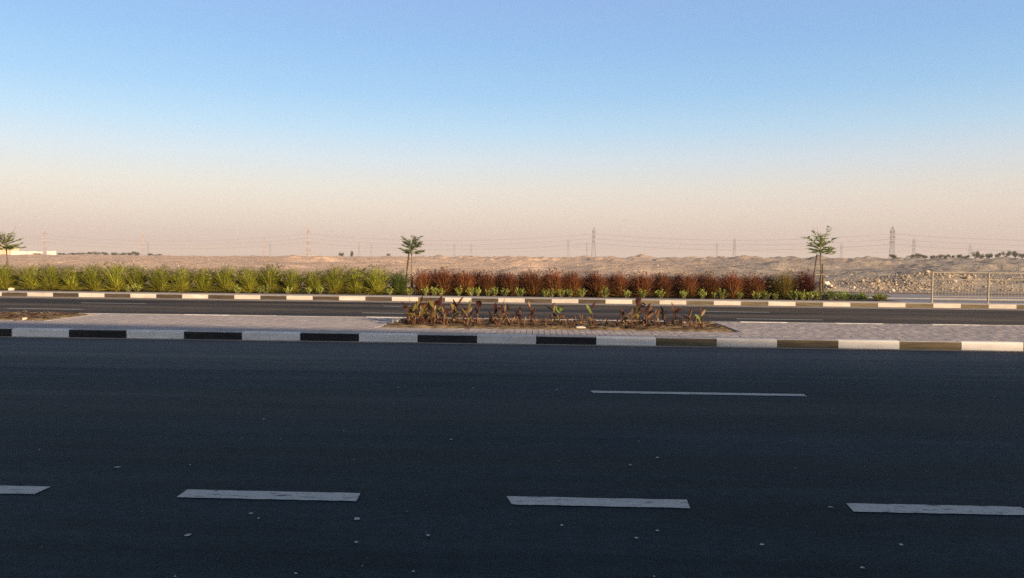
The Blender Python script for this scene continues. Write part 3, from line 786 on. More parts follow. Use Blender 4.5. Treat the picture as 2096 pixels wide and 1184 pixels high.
# ------------------------------------------------------------------ canna plants in the median bed
def leaf_mesh(seed, L, w, fold, curl, matn):
    r = random.Random(seed); n = 7; V = []; F = []
    for k in range(n + 1):
        s = k / n
        hw = w * 0.5 * (math.sin(math.pi * min(1, s * 0.96 + 0.04)) ** 0.75) * (1.15 - 0.3 * s)
        a = curl * s * s
        x, z = L * (math.sin(a) if False else s * math.sin(curl * s)), L * s * math.cos(curl * s)
        V += [(x + fold * hw, -hw, z), (x, 0, z), (x + fold * hw, hw, z)]
        if k < n:
            b = 3 * k
            F += [(b, b + 1, b + 4, b + 3), (b + 1, b + 2, b + 5, b + 4)]
    me = mesh_data('leaf', V, F, M[matn], None, True)
    return me
LEAF = {}
def get_leaf(matn, v):
    k = (matn, v)
    if k not in LEAF:
        LEAF[k] = leaf_mesh(v, 0.20, (0.08, 0.066, 0.055, 0.086)[v % 4], (0.5, 0.8, 0.35, 0.6)[v % 4], (0.25, 0.6, 0.1, 0.9)[v % 4], matn)
    return LEAF[k]
cr_ = random.Random(77)
def canna(px, Y, h, leaves, label, stem='canna_stem', lean=0.0, name='canna_plant'):
    Y -= 0.42; h *= 0.82
    X = gx(px, Y, KH)
    o = empty(name, (X, Y, KH + 0.01))
    tag(o, label, 'canna plant', 'canna plants in the median bed')
    st = MB(); pts = []
    for k in range(5):
        s = k / 4
        pts.append((lean * s * s + 0.012 * math.sin(3 * s + px), 0.01 * math.cos(4 * s + px), h * 0.86 * s - 0.03))
    st.tube(pts, [.008, .007, .006, .005, .004], 6)
    st.build('stem', M[stem], o, True)
    if h > .3:
        leaves = [(cr_.choice((Bn, D, O, Dy)), cr_.uniform(.45, .7)) for _ in range(5)] + leaves
    for _ in range(5 if h > .3 else 3):          # withered stalks bending over at the foot
        a = cr_.uniform(0, 6.28); q = cr_.uniform(.06, .2); zt = cr_.uniform(.05, .22)
        w_ = MB(); w_.tube([(0, 0, -.02), (.5 * q * math.cos(a), .5 * q * math.sin(a), zt), (q * math.cos(a), q * math.sin(a), zt * cr_.uniform(.3, 1.1))], [.006, .005, .003], 4)
        w_.build('dry_stalk', M[cr_.choice(('canna_brown', 'canna_dry', 'canna_dark'))], o)
    n = len(leaves)
    for i, (mt, sc) in enumerate(leaves):
        s = 0.12 + 0.85 * (i + 0.5) / n if n > 1 else 0.85
        k = s * 4; a = Vector(pts[int(k)]).lerp(Vector(pts[min(4, int(k) + 1)]), k - int(k))
        top = i == n - 1
        az = cr_.choice((0, math.pi)) + cr_.uniform(-0.9, 0.9)
        tilt = cr_.uniform(0.05, 0.25) if top else cr_.uniform(0.3, 0.75)
        if top:
            a.z = max(a.z, h - 0.2 * sc)
        rot = Matrix.Rotation(az, 4, 'Z') @ Matrix.Rotation(tilt, 4, 'Y') @ Matrix.Rotation(cr_.choice((-1, 1)) * cr_.uniform(.5, 1.7), 4, 'Z')
        lf = link('leaf', get_leaf(mt, cr_.randrange(4)), o)
        lf.matrix_basis = Matrix.Translation(a) @ rot @ Matrix.Scale(sc * 0.96, 4)
    return o
D, Rr, O, Gn, Dy, Bn = 'canna_dark', 'canna_red', 'canna_olive', 'canna_green', 'canna_dry', 'canna_brown'
CANNAS = [
 (828, 15.2, .24, [(D, .6), (D, .7)], 'short dark canna shoot at the left end of the bed'),
 (839, 15.5, .50, [(D, .8), (O, .9), (Bn, 1.0), (D, 1.1)], 'dark leafy canna, first tall one from the left end of the bed'),
 (848, 15.0, .46, [(O, 1.0), (O, 1.1), (Bn, .9), (O, 1.0)], 'olive leafed canna low at the front of the dense left group'),
 (858, 15.7, .58, [(D, .9), (Rr, 1.0), (D, 1.1), (D, 1.1)], 'tallest dark canna of the dense left group'),
 (868, 15.3, .50, [(O, 1.0), (D, .9), (O, 1.0), (Bn, 1.0)], 'mixed olive and brown canna in the middle of the dense left group'),
 (879, 15.6, .56, [(D, .9), (Rr, 1.0), (D, 1.1), (Rr, 1.0)], 'reddish canna behind the yellow-green leaf of the left group'),
 (889, 15.2, .54, [(O, 1.1), (Dy, .8), (O, 1.0), (O, 1.2)], 'canna with a big yellow-green leaf in the dense left group'),
 (901, 15.5, .55, [(D, .9), (Bn, 1.0), (Bn, .9), (D, 1.2)], 'brown leafed canna at the right edge of the dense left group'),
 (834, 15.0, .36, [(D, .8), (Bn, .8), (D, .9)], 'dark drooping canna at the front left corner of the dense group'),
 (844, 15.8, .52, [(D, .9), (D, 1.0), (Bn, 1.0)], 'dark canna at the back of the dense group, behind the first tall one'),
 (853, 15.5, .52, [(O, .9), (D, 1.0), (O, 1.1)], 'olive and maroon canna left of the tallest dark one'),
 (863, 15.0, .40, [(O, 1.1), (Dy, .9), (O, 1.0)], 'low olive canna in front of the tallest dark one'),
 (873, 15.8, .54, [(D, 1.0), (D, 1.1), (D, 1.0)], 'deep maroon canna at the back of the dense left group'),
 (884, 15.0, .38, [(Bn, .9), (O, .9), (D, .9)], 'low brown canna at the foot of the big yellow-green leaf'),
 (895, 15.8, .55, [(D, 1.0), (O, 1.0), (D, 1.1)], 'maroon canna behind the big yellow-green leaf'),
 (908, 15.1, .40, [(Bn, .9), (D, .9), (O, .8)], 'mixed low canna closing the right side of the dense left group'),
 (924, 15.6, .44, [(D, .9), (Bn, .9), (D, .9)], 'dark canna half hidden left of the red topped one'),
 (944, 15.5, .42, [(D, .9), (O, .9), (D, .8)], 'low dark canna between the red topped one and the yellow-green leaf'),
 (965, 15.6, .34, [(Bn, .8), (D, .8)], 'small brown canna left of the wide V leaved one'),
 (1310, 15.7, .50, [(D, .9), (O, .9), (D, 1.0)], 'dark canna at the back of the tall right group'),
 (987, 15.2, .26, [(Bn, .6), (D, .6)], 'withered brown canna close at the right foot of the wide V leaved one'),
 (1003, 15.7, .34, [(D, .7), (Bn, .7)], 'small dark canna behind the gap left of the thin dark one'),
 (1019, 15.0, .28, [(Rr, .6), (Bn, .7)], 'low reddish canna in front of the slim brown one'),
 (1033, 15.8, .40, [(D, .8), (Bn, .8)], 'dark canna behind the slim brown one'),
 (1055, 15.6, .38, [(Rr, .8), (D, .8)], 'reddish canna behind the low withered one at the bed centre'),
 (1072, 15.1, .26, [(Bn, .7), (Dy, .5)], 'low dry canna left of the slim tall solitary one'),
 (1098, 15.5, .28, [(Bn, .6), (D, .6)], 'small brown canna right of the slim tall solitary one'),
 (1160, 15.3, .22, [(Bn, .6), (Rr, .5)], 'short brown canna right of the bright green leafed one'),
 (1262, 15.3, .24, [(Bn, .6), (D, .6)], 'short withered canna left of the tall right group'),
 (1272, 15.6, .40, [(D, .8), (O, .8)], 'dark canna at the left back of the tall right group'),
 (1348, 15.1, .26, [(Bn, .6), (Dy, .6)], 'low dry canna right of the tall right group'),
 (1395, 15.6, .32, [(D, .7), (Bn, .7)], 'small dark canna right of the broad leaved maroon one'),
 (1424, 15.4, .30, [(Bn, .7), (D, .7)], 'low brown canna left of the curled rust coloured one'),
 (915, 15.3, .28, [(D, .7), (Bn, .7), (D, .6)], 'short dark canna between the dense group and the red leafed one'),
 (933, 15.4, .60, [(D, 1.0), (O, 1.0), (Rr, 1.0), (D, 1.0), (Rr, 1.2)], 'tall canna with a glossy red top leaf'),
 (955, 15.1, .50, [(O, .9), (Dy, .7), (O, 1.1)], 'canna with one upright yellow-green leaf beside the red leafed one'),
 (978, 15.4, .57, [(Bn, .8), (D, .9), (D, 1.2), (D, 1.3)], 'canna whose two dark leaves spread in a wide V'),
 (1012, 15.4, .50, [(D, .8), (Bn, .7), (D, .8)], 'thin dark canna right of the wide V leaved one'),
 (1027, 15.5, .58, [(Bn, .8), (D, .8), (Bn, 1.0)], 'slim brown canna with a narrow upright leaf'),
 (1040, 15.2, .46, [(Bn, .7), (O, .9)], 'canna with a single pale olive leaf right of the slim brown one'),
 (1048, 15.0, .34, [(Bn, .7), (Dy, .6), (D, .6)], 'low withered canna at the front of the bed centre'),
 (1062, 15.4, .40, [(Bn, .8), (D, .7), (Bn, .7)], 'low brown canna with several upright dry shoots'),
 (1086, 15.3, .58, [(D, .8), (Bn, .9), (D, .9), (Dy, .7)], 'slim tall canna standing alone left of the bed centre'),
 (1117, 15.2, .20, [(Bn, .6), (D, .5)], 'short withered canna stub before the olive pair'),
 (1132, 15.6, .54, [(O, .8), (O, .9), (Bn, .8)], 'olive canna, left one of the close pair'),
 (1146, 15.4, .48, [(Bn, .6), (Gn, .9), (Gn, 1.0)], 'bright green leafed canna, right one of the close pair'),
 (1175, 15.1, .22, [(Rr, .5), (Bn, .5)], 'small reddish canna shoot beside the white stone'),
 (1190, 15.6, .30, [(Dy, .5), (Bn, .5)], 'thin pale canna shoots behind the white stone'),
 (1212, 15.2, .56, [(O, .9), (Gn, .8), (Gn, .9), (Bn, 1.0)], 'solitary canna with a green leaf and a pale leaf low down'),
 (1238, 15.5, .24, [(D, .5), (D, .5)], 'short black withered canna stub right of the solitary one'),
 (1281, 15.1, .46, [(Bn, .8), (Dy, .8), (D, .8), (Bn, .9)], 'brown canna at the left foot of the tallest one'),
 (1292, 14.95, .40, [(Dy, 1.0), (O, .9), (Bn, .9)], 'pale dry leaved canna in front of the tallest one'),
 (1303, 15.4, .70, [(O, .9), (Dy, 1.0), (D, 1.0), (D, 1.3)], 'tallest canna with a dark top leaf rising over the far kerb'),
 (1320, 15.6, .66, [(D, .8), (Bn, .9), (D, .9), (D, .7)], 'tall dark canna leaning right of the tallest one'),
 (1323, 15.0, .46, [(Bn, 1.0), (Dy, .9), (D, .9), (Bn, 1.0)], 'bushy brown canna at the right foot of the tallest one'),
 (1338, 15.5, .40, [(Bn, .8), (Dy, .7)], 'small canna with one pale leaf right of the tall group'),
 (1361, 15.6, .46, [(O, .8), (D, .7), (D, .8)], 'olive stemmed canna with a bent dark leaf'),
 (1380, 15.4, .52, [(Bn, .8), (Rr, 1.0), (D, 1.0), (D, 1.0)], 'maroon canna with broad upright leaves near the right end'),
 (1411, 15.3, .40, [(Bn, .9), (D, .9), (Dy, .8), (Bn, .9)], 'low bushy brown canna, second from the right end'),
 (1436, 15.0, .48, [(Gn, .8), (O, .8), (Dy, .9), (Bn, .9)], 'curled rust coloured canna at the right end of the bed'),
]
for c in CANNAS:
    canna(*c, lean=cr_.uniform(-.05, .05))

# pale stones
def stone(px, Y, z, r, seed, label, flat=.6, mat='pale_rock', name='stone', sc=(1, 1, 1)):
    o = link(name, rock_mesh(seed, r, 2, flat, mat), None, (gx(px, Y, z), Y, z + r * flat * .45 * sc[2]), (0, 0, seed), sc)
    return tag(o, label, 'stone', 'pale stones')
stone(1188, 14.5, KH + .01, .065, 3, 'white stone lying in the canna bed beside a reddish shoot', .6, sc=(1.6, .9, .8))
stone(812, 15.2, KH, .09, 4, 'pale broken stone on the paving left of the canna bed', .6, sc=(1.7, 1, .9))
stone(802, 15.0, KH, .05, 6, 'small pale stone chip at the left tip of the canna bed', .5)
stone(51, 14.9, KH, .05, 5, 'white stone at the edge of the left soil bed', .7, sc=(1.5, 1, 1))
stone(23, 26.75, KH, .10, 8, 'white stone on the pavement before the leftmost grass', .8, sc=(1.3, 1, 1))
stone(1401, 16.1, KH, .035, 9, 'tiny white pebble at the back of the canna bed', .8)

# ------------------------------------------------------------------ saplings with stakes
def sapling(px, Y, H, crown_h, crown_r, seed, leafm, label, stakes, lean=0.0, flat=False, density=1.0, bark='bark'):
    r = random.Random(seed)
    o = empty('sapling', (gx(px, Y, KH), Y, KH - 0.01)); tag(o, label, 'tree', 'young roadside saplings')
    hb = H - crown_h
    T = MB()
    tp = [(0, 0, -.02), (lean * .3 + .01, .0, hb * .5), (lean * .7 - .008, .01, hb), (lean, 0, H - crown_h * .35), (lean * 1.1, .02, H - 0.06)]
    T.tube(tp, [.030, .025, .021, .014, .005], 8)
    T.build('trunk', M[bark], o, True)
    Bm, Lf = MB(), MB()
    nbr = 28
    for i in range(nbr):
        s = (i + .5) / nbr
        z0 = hb - 0.03 + crown_h * 0.45 * s
        az = i * 2.4 + r.uniform(-.5, .5)
        ev = r.uniform(-.1, .75) if flat else -.12 + 1.35 * (s + r.uniform(-.25, .12)) ** 1.3 if s > .25 else r.uniform(-.15, .2)
        ln = r.uniform(.6, 1.08) * (crown_r * math.cos(ev) + (crown_h * .6) * abs(math.sin(ev)))
        d = Vector((math.cos(az) * math.cos(ev), math.sin(az) * math.cos(ev), math.sin(ev)))
        c = Vector((lean * (0.75 + .3 * s), 0, z0))
        p1 = c + d * ln * .5 + Vector((r.uniform(-.04, .04), r.uniform(-.04, .04), r.uniform(-.02, .05)))
        p2 = c + d * ln + Vector((r.uniform(-.05, .05), r.uniform(-.05, .05), r.uniform(-.06, .06)))
        Bm.tube([c, p1, p2], [.008, .006, .003], 4)
        # side twigs carrying pinnate leaflets
        for k in range(int(r.uniform(6, 15) * density)):
            q = 0.25 + 0.8 * k / (12 * density)
            p = c.lerp(p1, q * 2) if q < .5 else p1.lerp(p2, min(1, (q - .5) * 2))
            a2 = az + r.choice((-1, 1)) * r.uniform(.4, 1.3)
            e = Vector((math.cos(a2), math.sin(a2), r.uniform(-.1, .45)))
            L = r.uniform(.08, .19)
            tipp = p + e * L
            Bm.tube([p, tipp], [.0025, .0015], 3, cap=False)
            for j in range(10):
                pp = p.lerp(tipp, (j + .6) / 10)
                for sg in (-1, 1):
                    dd = Vector((-e.y * sg + e.x * .5, e.x * sg + e.y * .5, r.uniform(-.2, .4)))
                    leaf_quad(Lf, pp, dd, Vector((r.gauss(0, 1), r.gauss(0, 1), r.gauss(0, 1))), r.uniform(.032, .055), .020)
    Bm.build('branches', M[bark], o)
    Lf.build('crown', M[leafm], o)
    for (bx, by, tx, ty, h, rad) in stakes:
        S = MB(); S.tube([(bx, by, -.02), ((bx + tx) / 2, (by + ty) / 2, h * .5), (tx, ty, h)], [rad, rad * .95, rad * .85], 6)
        st = S.build('stake', M['stake'], o)
    if stakes:
        tie = MB(); hz = min(s[4] for s in stakes) * .86
        xs = [s[2] * .86 + s[0] * .14 for s in stakes] + [lean * .5]
        y_ = stakes[0][3]
        tie.tube([(min(xs) - .02, y_ - .03, hz), (max(xs) + .02, y_ - .035, hz + .02), (max(xs) + .02, y_ + .05, hz), (min(xs) - .02, y_ + .04, hz + .01), (min(xs) - .02, y_ - .03, hz)], .012, 5)
        tie.build('tie', M['tie'], o)
    return o
sapling(1680, 27.7, 2.42, .82, .50, 41, 'tree_leaf', 'staked green sapling at the right end of the grass row', [(-.36, 0, -.17, 0, 1.58, .022), (.10, .05, .03, .03, 1.25, .026), (-.10, -.05, -.02, -.03, 1.0, .026)], -.05, False, 1.0, 'green_bark')
sapling(841, 28.1, 2.08, .60, .42, 42, 'grey_tree_leaf', 'grey-green sapling beside a dark leaning stake between green and red grass', [(-.22, -.1, -.07, -.03, 1.5, .034), (.06, .06, .05, .04, .62, .03)], .04, False, 1.15, 'green_bark')
sapling(20, 28.2, 2.17, .72, .56, 43, 'tree_leaf', 'flat crowned sapling at the left end of the grass row', [(-.18, .1, -.17, .1, 1.0, .026)], -.16, False, 1.0)

# ------------------------------------------------------------------ pedestrian railing
def railing():
    Yr = 26.3; xs = [gx(1908, Yr, .6), gx(2023, Yr, .6)]
    dx = xs[1] - xs[0]; xs += [xs[1] + dx, xs[1] + 2 * dx]
    o = empty('railing', (xs[0], Yr, KH - 0.006)); tag(o, 'beige metal pedestrian railing with thin bars beside the footpath', 'railing')
    X = [x - xs[0] for x in xs]
    H = 1.0
    for x in X:
        g = MB(); g.tube([(x, 0, 0), (x, 0, H + .012)], .030, 10); g.box(x - .06, x + .06, -.06, .06, 0, .012); g.build('post', M['rail_metal'], o)
    bm_ = MB(); bm_.tube([(0, 0, .17), (0, 0, .77)], 0.008, 5); bar = bm_.data('bar', M['rail_metal'])
    for a, b in zip(X[:-1], X[1:]):
        for z, r in ((H, .020), (.775, .012), (.205, .010), (.10, .012)):
            g = MB(); g.tube([(a + .026, 0, z), (b - .026, 0, z)], r, 8); g.build('rail', M['rail_metal'], o)
        n = int((b - a) / .105)
        for k in range(1, n):
            link('bar', bar, o, loc=(a + (b - a) * k / n, 0, 0.0))
railing()

# ------------------------------------------------------------------ rubble on the spoil heaps, boulders
rr = random.Random(91)
ico_v = []; t_ = (1 + 5 ** .5) / 2
for a in (-1, 1):
    for b in (-t_, t_):
        ico_v += [Vector((a, b, 0)), Vector((0, a, b)), Vector((b, 0, a))]
import bmesh as _bm
_b = _bm.new(); _bm.ops.create_icosphere(_b, subdivisions=1, radius=1.0)
_b.verts.ensure_lookup_table()
IV = [v.co.copy() for v in _b.verts]; IF = [tuple(v.index for v in f.verts) for f in _b.faces]; _b.free()
def scatter(n, region, rmin, rmax, name, label, mat='rock'):
    P = [region() for _ in range(n)]
    Z = terrain_z(np.array([p[0] for p in P]), np.array([p[1] for p in P]))
    g = MB()
    for (x, y), z in zip(P, Z):
        r = rmin + (rmax - rmin) * rr.random() ** 3
        m = Matrix.Rotation(rr.uniform(0, 6), 3, 'Z') @ Matrix.Rotation(rr.uniform(-1, 1), 3, 'X')
        s = Vector((rr.uniform(.7, 1.4), rr.uniform(.6, 1.1), rr.uniform(.45, .9)))
        V = []
        for v in IV:
            q = m @ Vector((v.x * s.x, v.y * s.y, v.z * s.z)) * (r * rr.uniform(.7, 1.15))
            V.append((q.x + x, q.y + y, q.z + z + r * .15))
        g.add(V, IF)
    return tag(g.build(name, M[mat]), label, 'rubble', None, 'stuff')
HEAPS = [(1693, 36.7, 14, .7, 3), (1725, 39.5, 30, 1.2, 2), (1755, 38.0, 26, 1.2, 3), (1800, 38.2, 30, 1.5, 7), (1835, 38.0, 28, 1.7, 7), (1870, 37.5, 30, 1.5, 7), (1900, 39.5, 26, 1.6, 6), (1940, 38.8, 30, 1.7, 7), (1978, 38.4, 16, 1.3, 4),
         (2000, 41, 30, 1.4, 2), (2050, 40.5, 26, 1.2, 3), (2075, 37.6, 18, .9, 3), (2120, 42, 30, 2, 5)]
def on_berm():
    px, Y, sx, s_, w = rr.choices(HEAPS, [h[4] for h in HEAPS])[0]
    Y = max(35.1, rr.gauss(Y, s_ * .7))
    return gx(rr.gauss(px, sx * .6), Y), Y
scatter(3000, on_berm, .018, .085, 'rubble', 'pale limestone rubble covering the spoil bank by the footpath')
def on_plain():
    Y = 36 * (6.0 ** rr.random()); t = rr.uniform(-.8, .75)
    return t * Y, Y
scatter(4200, on_plain, .025, .15, 'rubble', 'loose stones strewn over the open desert floor', 'rock')
BOULD = [(1690, 36.6, .34, 'tall pale boulder just right of the right sapling stakes'), (1699, 36.2, .22, 'pale boulder leaning beside the tall one near the right sapling'), (1706, 36.0, .16, 'small upright pale rock behind the dark green shrub'),
         (1747, 37.4, .15, 'rounded whitish rock on the grey slope left of the spoil bank'), (1793, 38.5, .30, 'large orange tinted boulder in the spoil bank'), (1800, 37.3, .20, 'pale boulder at the foot of the large orange one'),
         (1827, 35.8, .17, 'bright white boulder at the footpath edge'), (1852, 36.0, .12, 'small white rock at the footpath edge right of the bright one'), (1897, 39.5, .26, 'pale slab of rock standing left of the first railing post'),
         (1952, 38.2, .20, 'pale boulder seen through the first railing bay'), (1979, 38.6, .26, 'biggest pale boulder seen through the first railing bay'), (1994, 40.0, .14, 'white rock at the right side of the first railing bay'),
         (2040, 40.5, .17, 'white rock just right of the second railing post'), (2072, 37.0, .15, 'pale rock low in the second railing bay'), (1765, 38.8, .17, 'pale rock high on the left flank of the spoil bank')]
for i, (px, Y, r, lab) in enumerate(BOULD):
    x = gx(px, Y); z = tz(x, Y)
    o = link('boulder', rock_mesh(500 + i, r * .62, 2, .8, 'pale_rock' if i % 3 == 0 else 'rock'), None, (x, Y, z + r * .3), (rr.uniform(-.3, .3), rr.uniform(-.3, .3), rr.uniform(0, 6)))
    tag(o, lab, 'boulder', 'boulders on the spoil bank')
xa, xb = gx(2046, 47), gx(2140, 47)
pp = MB(); zz = max(tz(x, 47) for x in np.linspace(xa, xb, 12)) + .06
pp.tube([(xa, 47, zz), (xb, 47, zz + .05)], .075, 10); tag(pp.build('pipe', M['rust'], None, True), 'rusty red pipe lying on the mound behind the railing', 'pipe')

# ------------------------------------------------------------------ far bushes, walls and hall
def bush_proto(seed, n):
    r = random.Random(seed); g, t = MB(), MB()
    cl = [(Vector((r.uniform(-.75, .75), r.uniform(-.5, .5), r.uniform(.35, .75))), r.uniform(.22, .42)) for _ in range(8)]
    for c, q in cl:
        t.tube([(0, 0, -.1), c * .6, c], [.05, .035, .02], 5)
    for _ in range(n):
        c, q = r.choice(cl)
        d = Vector((r.gauss(0, 1), r.gauss(0, 1), r.gauss(0, 1))).normalized()
        p = c + d * q * r.uniform(.55, 1.05)
        leaf_quad(g, p, Vector((r.gauss(0, 1), r.gauss(0, 1), r.gauss(0, .8))), d, r.uniform(.10, .2), r.uniform(.06, .12))
    return t, g
BU = [bush_proto(700 + i, 620) for i in range(4)]
BUM = [(t.data('trunk', M['bark']), g_.data('crown', M['bush_leaf'])) for t, g_ in BU]
def skyline(px, ya, yb):
    """the point of the ground that forms the skyline in that direction"""
    Yq = np.linspace(ya, yb, 60); Xq = np.array([gx(px, y, 2.5) for y in Yq])
    Zq = terrain_z(Xq, Yq); k = int(np.argmax((Zq - CAM_H) / Yq))
    return Xq[k], Yq[k], Zq[k]
def bush(px, yr, wpx, hpx, label, group, i):
    x, Y, z = skyline(px, *yr)
    w, h = wpx * Y / FPX, hpx * Y / FPX
    o = empty('desert_bush', (x, Y, z - .1), i * 1.7, (w / 2, w / 2, h))
    link('trunk', BUM[i % 4][0], o); link('crown', BUM[i % 4][1], o)
    return tag(o, label, 'bush', group)
bush(699, (200, 300), 13, 9, 'round dark bush on the skyline, left of the pair', 'lone bushes on the skyline', 0)
bush(720, (200, 300), 10, 12, 'taller dark bush on the skyline, right of the pair', 'lone bushes on the skyline', 1)
bush(796, (200, 300), 9, 6, 'tiny bush on the skyline left of the middle sapling', 'lone bushes on the skyline', 2)
bush(1830, (200, 300), 17, 10, 'dark bush at the foot of the tall right pylon', 'lone bushes on the skyline', 3)
LB = [(77, 1.4), (122, 1.3), (136, 1.3), (150, 1.6), (166, 1.8), (182, 2.0), (199, 2.3), (216, 2.4), (233, 2.2), (250, 1.8), (266, 2.0), (280, 2.9), (306, 1.6), (322, 1.3)]
for i, (px, h) in enumerate(LB):
    bush(px, (330, 460), 19, h * 3.2, 'low dark bush, %s from the left in the far treeline beside the white wall' % ordinal(i), 'far left treeline', i)
RB = [(1866, 1.9), (1880, 2.5), (1893, 2.2), (1907, 2.1), (1921, 2.4), (1934, 2.0), (1948, 2.2), (1962, 2.3), (1976, 2.0), (1996, 3.9), (2008, 3.6), (2023, 3.4), (2042, 2.8), (2058, 3.1), (2078, 3.6), (2092, 3.0), (2106, 3.0)]
for i, (px, h) in enumerate(RB):
    bush(px, (200, 310), 18, h * 3.6, 'bush on the right skyline, %s from the tall right pylon' % ordinal(i), 'far right treeline', i + 1)

def wall_block(px0, px1, Y, h, label, name='boundary_wall', mat='white_wall'):
    x0, x1 = gx(px0, Y, 2), gx(px1, Y, 2); z = min(tz(x0, Y), tz(x1, Y))
    o = empty(name, ((x0 + x1) / 2, Y, z)); w = (x1 - x0) / 2
    n = max(2, int((x1 - x0) / 3))
    wr = random.Random(px0)
    for k in range(n):
        a, b = -w + 2 * w * k / n, -w + 2 * w * (k + 1) / n
        g = MB(); g.box(a + .03, b - .03, -.1, .1, -.5, h * wr.uniform(.93, 1.03)); g.build('wall_panel', M[mat], o)
    for k in range(n + 1):
        a = -w + 2 * w * k / n
        g = MB(); g.box(a - .14, a + .14, -.16, .16, -.5, h * 1.06); g.build('pillar', M[mat], o)
    return tag(o, label, 'wall', 'white walls on the far left skyline' if mat == 'white_wall' else None)
wall_block(24, 86, 400, 2.1, 'long white boundary wall at the far left skyline')
wall_block(97, 114, 400, 2.0, 'short white wall right of the long one at the far left')
wall_block(634, 666, 235, .62, 'low pale yellow wall on the skyline left of the two bushes', 'low_wall', 'cream')
def hall():
    Y = 415.0; x1 = gx(19, Y, 3); x0 = x1 - 42
    o = empty('hall', ((x0 + x1) / 2, Y, tz(x1, Y))); w = (x1 - x0) / 2
    tag(o, 'cream hall with a rounded roof at the left edge of the skyline', 'building')
    g = MB(); g.box(-w, w, -8, 8, -.5, 3.4); g.build('wall', M['cream'], o)
    g = MB(); n = 14; prof = [(-w - .3, 3.4)] + [(-w - .3 + (2 * w + .6) * k / n, 3.4 + 3.0 * math.sin(math.pi * k / n) ** .55) for k in range(1, n)] + [(w + .3, 3.4)]
    m_ = len(prof)
    g.add([(x, -8.3, z) for x, z in prof] + [(x, 8.3, z) for x, z in prof], [(i, i + 1, m_ + i + 1, m_ + i) for i in range(m_ - 1)] + [tuple(range(m_ - 1, -1, -1)), tuple(range(m_, 2 * m_))])
    g.build('roof', M['cream'], o)
    for k in range(5):
        g = MB(); x = -w + 5 + k * 8; g.box(x, x + 3, -8.06, -7.9, .8, 2.2); g.build('window', M['glass'], o)
hall()

# ------------------------------------------------------------------ pylons and cables
def pylon_proto(matn):
    """unit: 50 m tall lattice tower, line running along x, arms along y"""
    H = 50.0
    o = empty('power_pylon')
    W = lambda z: 3.6 * (1 - z / 24.0) + 1.9 * (z / 24.0) if z < 24 else (1.9 if z < 44 else 1.9 * (50 - z) / 6 + .12)
    lv = [0, 6, 11, 15.5, 19.5, 23, 26, 29, 32, 35, 38, 41, 44, 47, 49.6]
    for sx in (-1, 1):
        for sy_ in (-1, 1):
            g = MB(); g.tube([(sx * W(z), sy_ * W(z), z - (1.5 if z == 0 else 0)) for z in lv], .22, 4); g.build('leg', M[matn], o)
    g = MB()
    for a, b in zip(lv[:-1], lv[1:]):
        wa, wb = W(a), W(b)
        for f in range(4):
            def c(i, w, z):
                s = ((-1, -1), (1, -1), (1, 1), (-1, 1))[i % 4]; return (s[0] * w, s[1] * w, z)
            g.tube([c(f, wa, a), c(f + 1, wb, b)], .09, 3); g.tube([c(f + 1, wa, a), c(f, wb, b)], .09, 3); g.tube([c(f, wb, b), c(f + 1, wb, b)], .15, 3)
    g.build('bracing', M[matn], o)
    for z, ln in ((28, 8.5), (35, 9.5), (42, 8.0)):
        g = MB()
        for s in (-1, 1):
            g.tube([(-1.9, s * 1.9, z), (0, s * ln, z + .3)], .2, 4); g.tube([(1.9, s * 1.9, z), (0, s * ln, z + .3)], .2, 4)
            g.tube([(-1.9, s * 1.9, z + 2), (0, s * ln, z + .4)], .16, 3); g.tube([(1.9, s * 1.9, z + 2), (0, s * ln, z + .4)], .16, 3)
        g.box(-2.3, 2.3, -2.3, 2.3, z - .22, z + .22)
        a = g.build('cross_arm', M[matn], o)
        for s in (-1, 1):
            q = MB(); q.tube([(0, s * ln, z + .2), (0, s * ln, z - 2.6)], [.16, .2], 5); q.build('insulator', M['wire'], a)
    return o
PY_S = pylon_proto('steel'); PY_R = pylon_proto('red_steel')
used = {'s': False, 'r': False}
HOR = lambda px: 531.2 + (px - 1048) * 0.0107
def place(kind, px, top, D, label, group):
    proto = PY_S if kind == 's' else PY_R
    o = proto if not used[kind] else copy_tree(proto)
    used[kind] = True
    x = gx(px, D, 20); z = tz(x, D) - .5
    d = D * math.cos(0) * 1.0
    ht = d * (HOR(px) - top) / FPX + CAM_H - z
    s = ht / 50.0
    o.location = (x, D, z); o.scale = (s, s, s)
    tag(o, label, 'pylon', group)
    return (x, D, z, s)
LA = [('r', -420, 474, 1400, 'outside left'), ('r', 92, 470, 1330, 'faint red pylon at the far left above the white walls'), ('r', 631, 466, 1220, 'tall faint reddish pylon left of the two skyline bushes'),
      ('s', 1215, 465, 1080, 'tall dark lattice pylon at the centre of the skyline'), ('s', 1826, 465, 960, 'tallest lattice pylon near the right end of the skyline')]
LAp = [place(k, px, t, D, l, 'pylons of the nearest power line') for k, px, t, D, l in LA if px > -100]
LB_ = [('r', 292, 478, 1900, 'red and white pylon behind the left treeline'), ('r', 541, 485, 1950, 'red and white pylon left of the tall faint reddish one'), ('s', 852, 490, 1900, 'small pylon behind the crown of the middle sapling'),
       ('s', 1163, 488, 1800, 'grey pylon just left of the tall central pylon'), ('s', 1503, 488, 1700, 'grey pylon on the skyline midway between the two tall dark pylons'), ('s', 1870, 489, 1600, 'grey pylon just right of the tallest pylon')]
LBp = [place(k, px, t, D, l, 'pylons of the middle power line') for k, px, t, D, l in LB_]
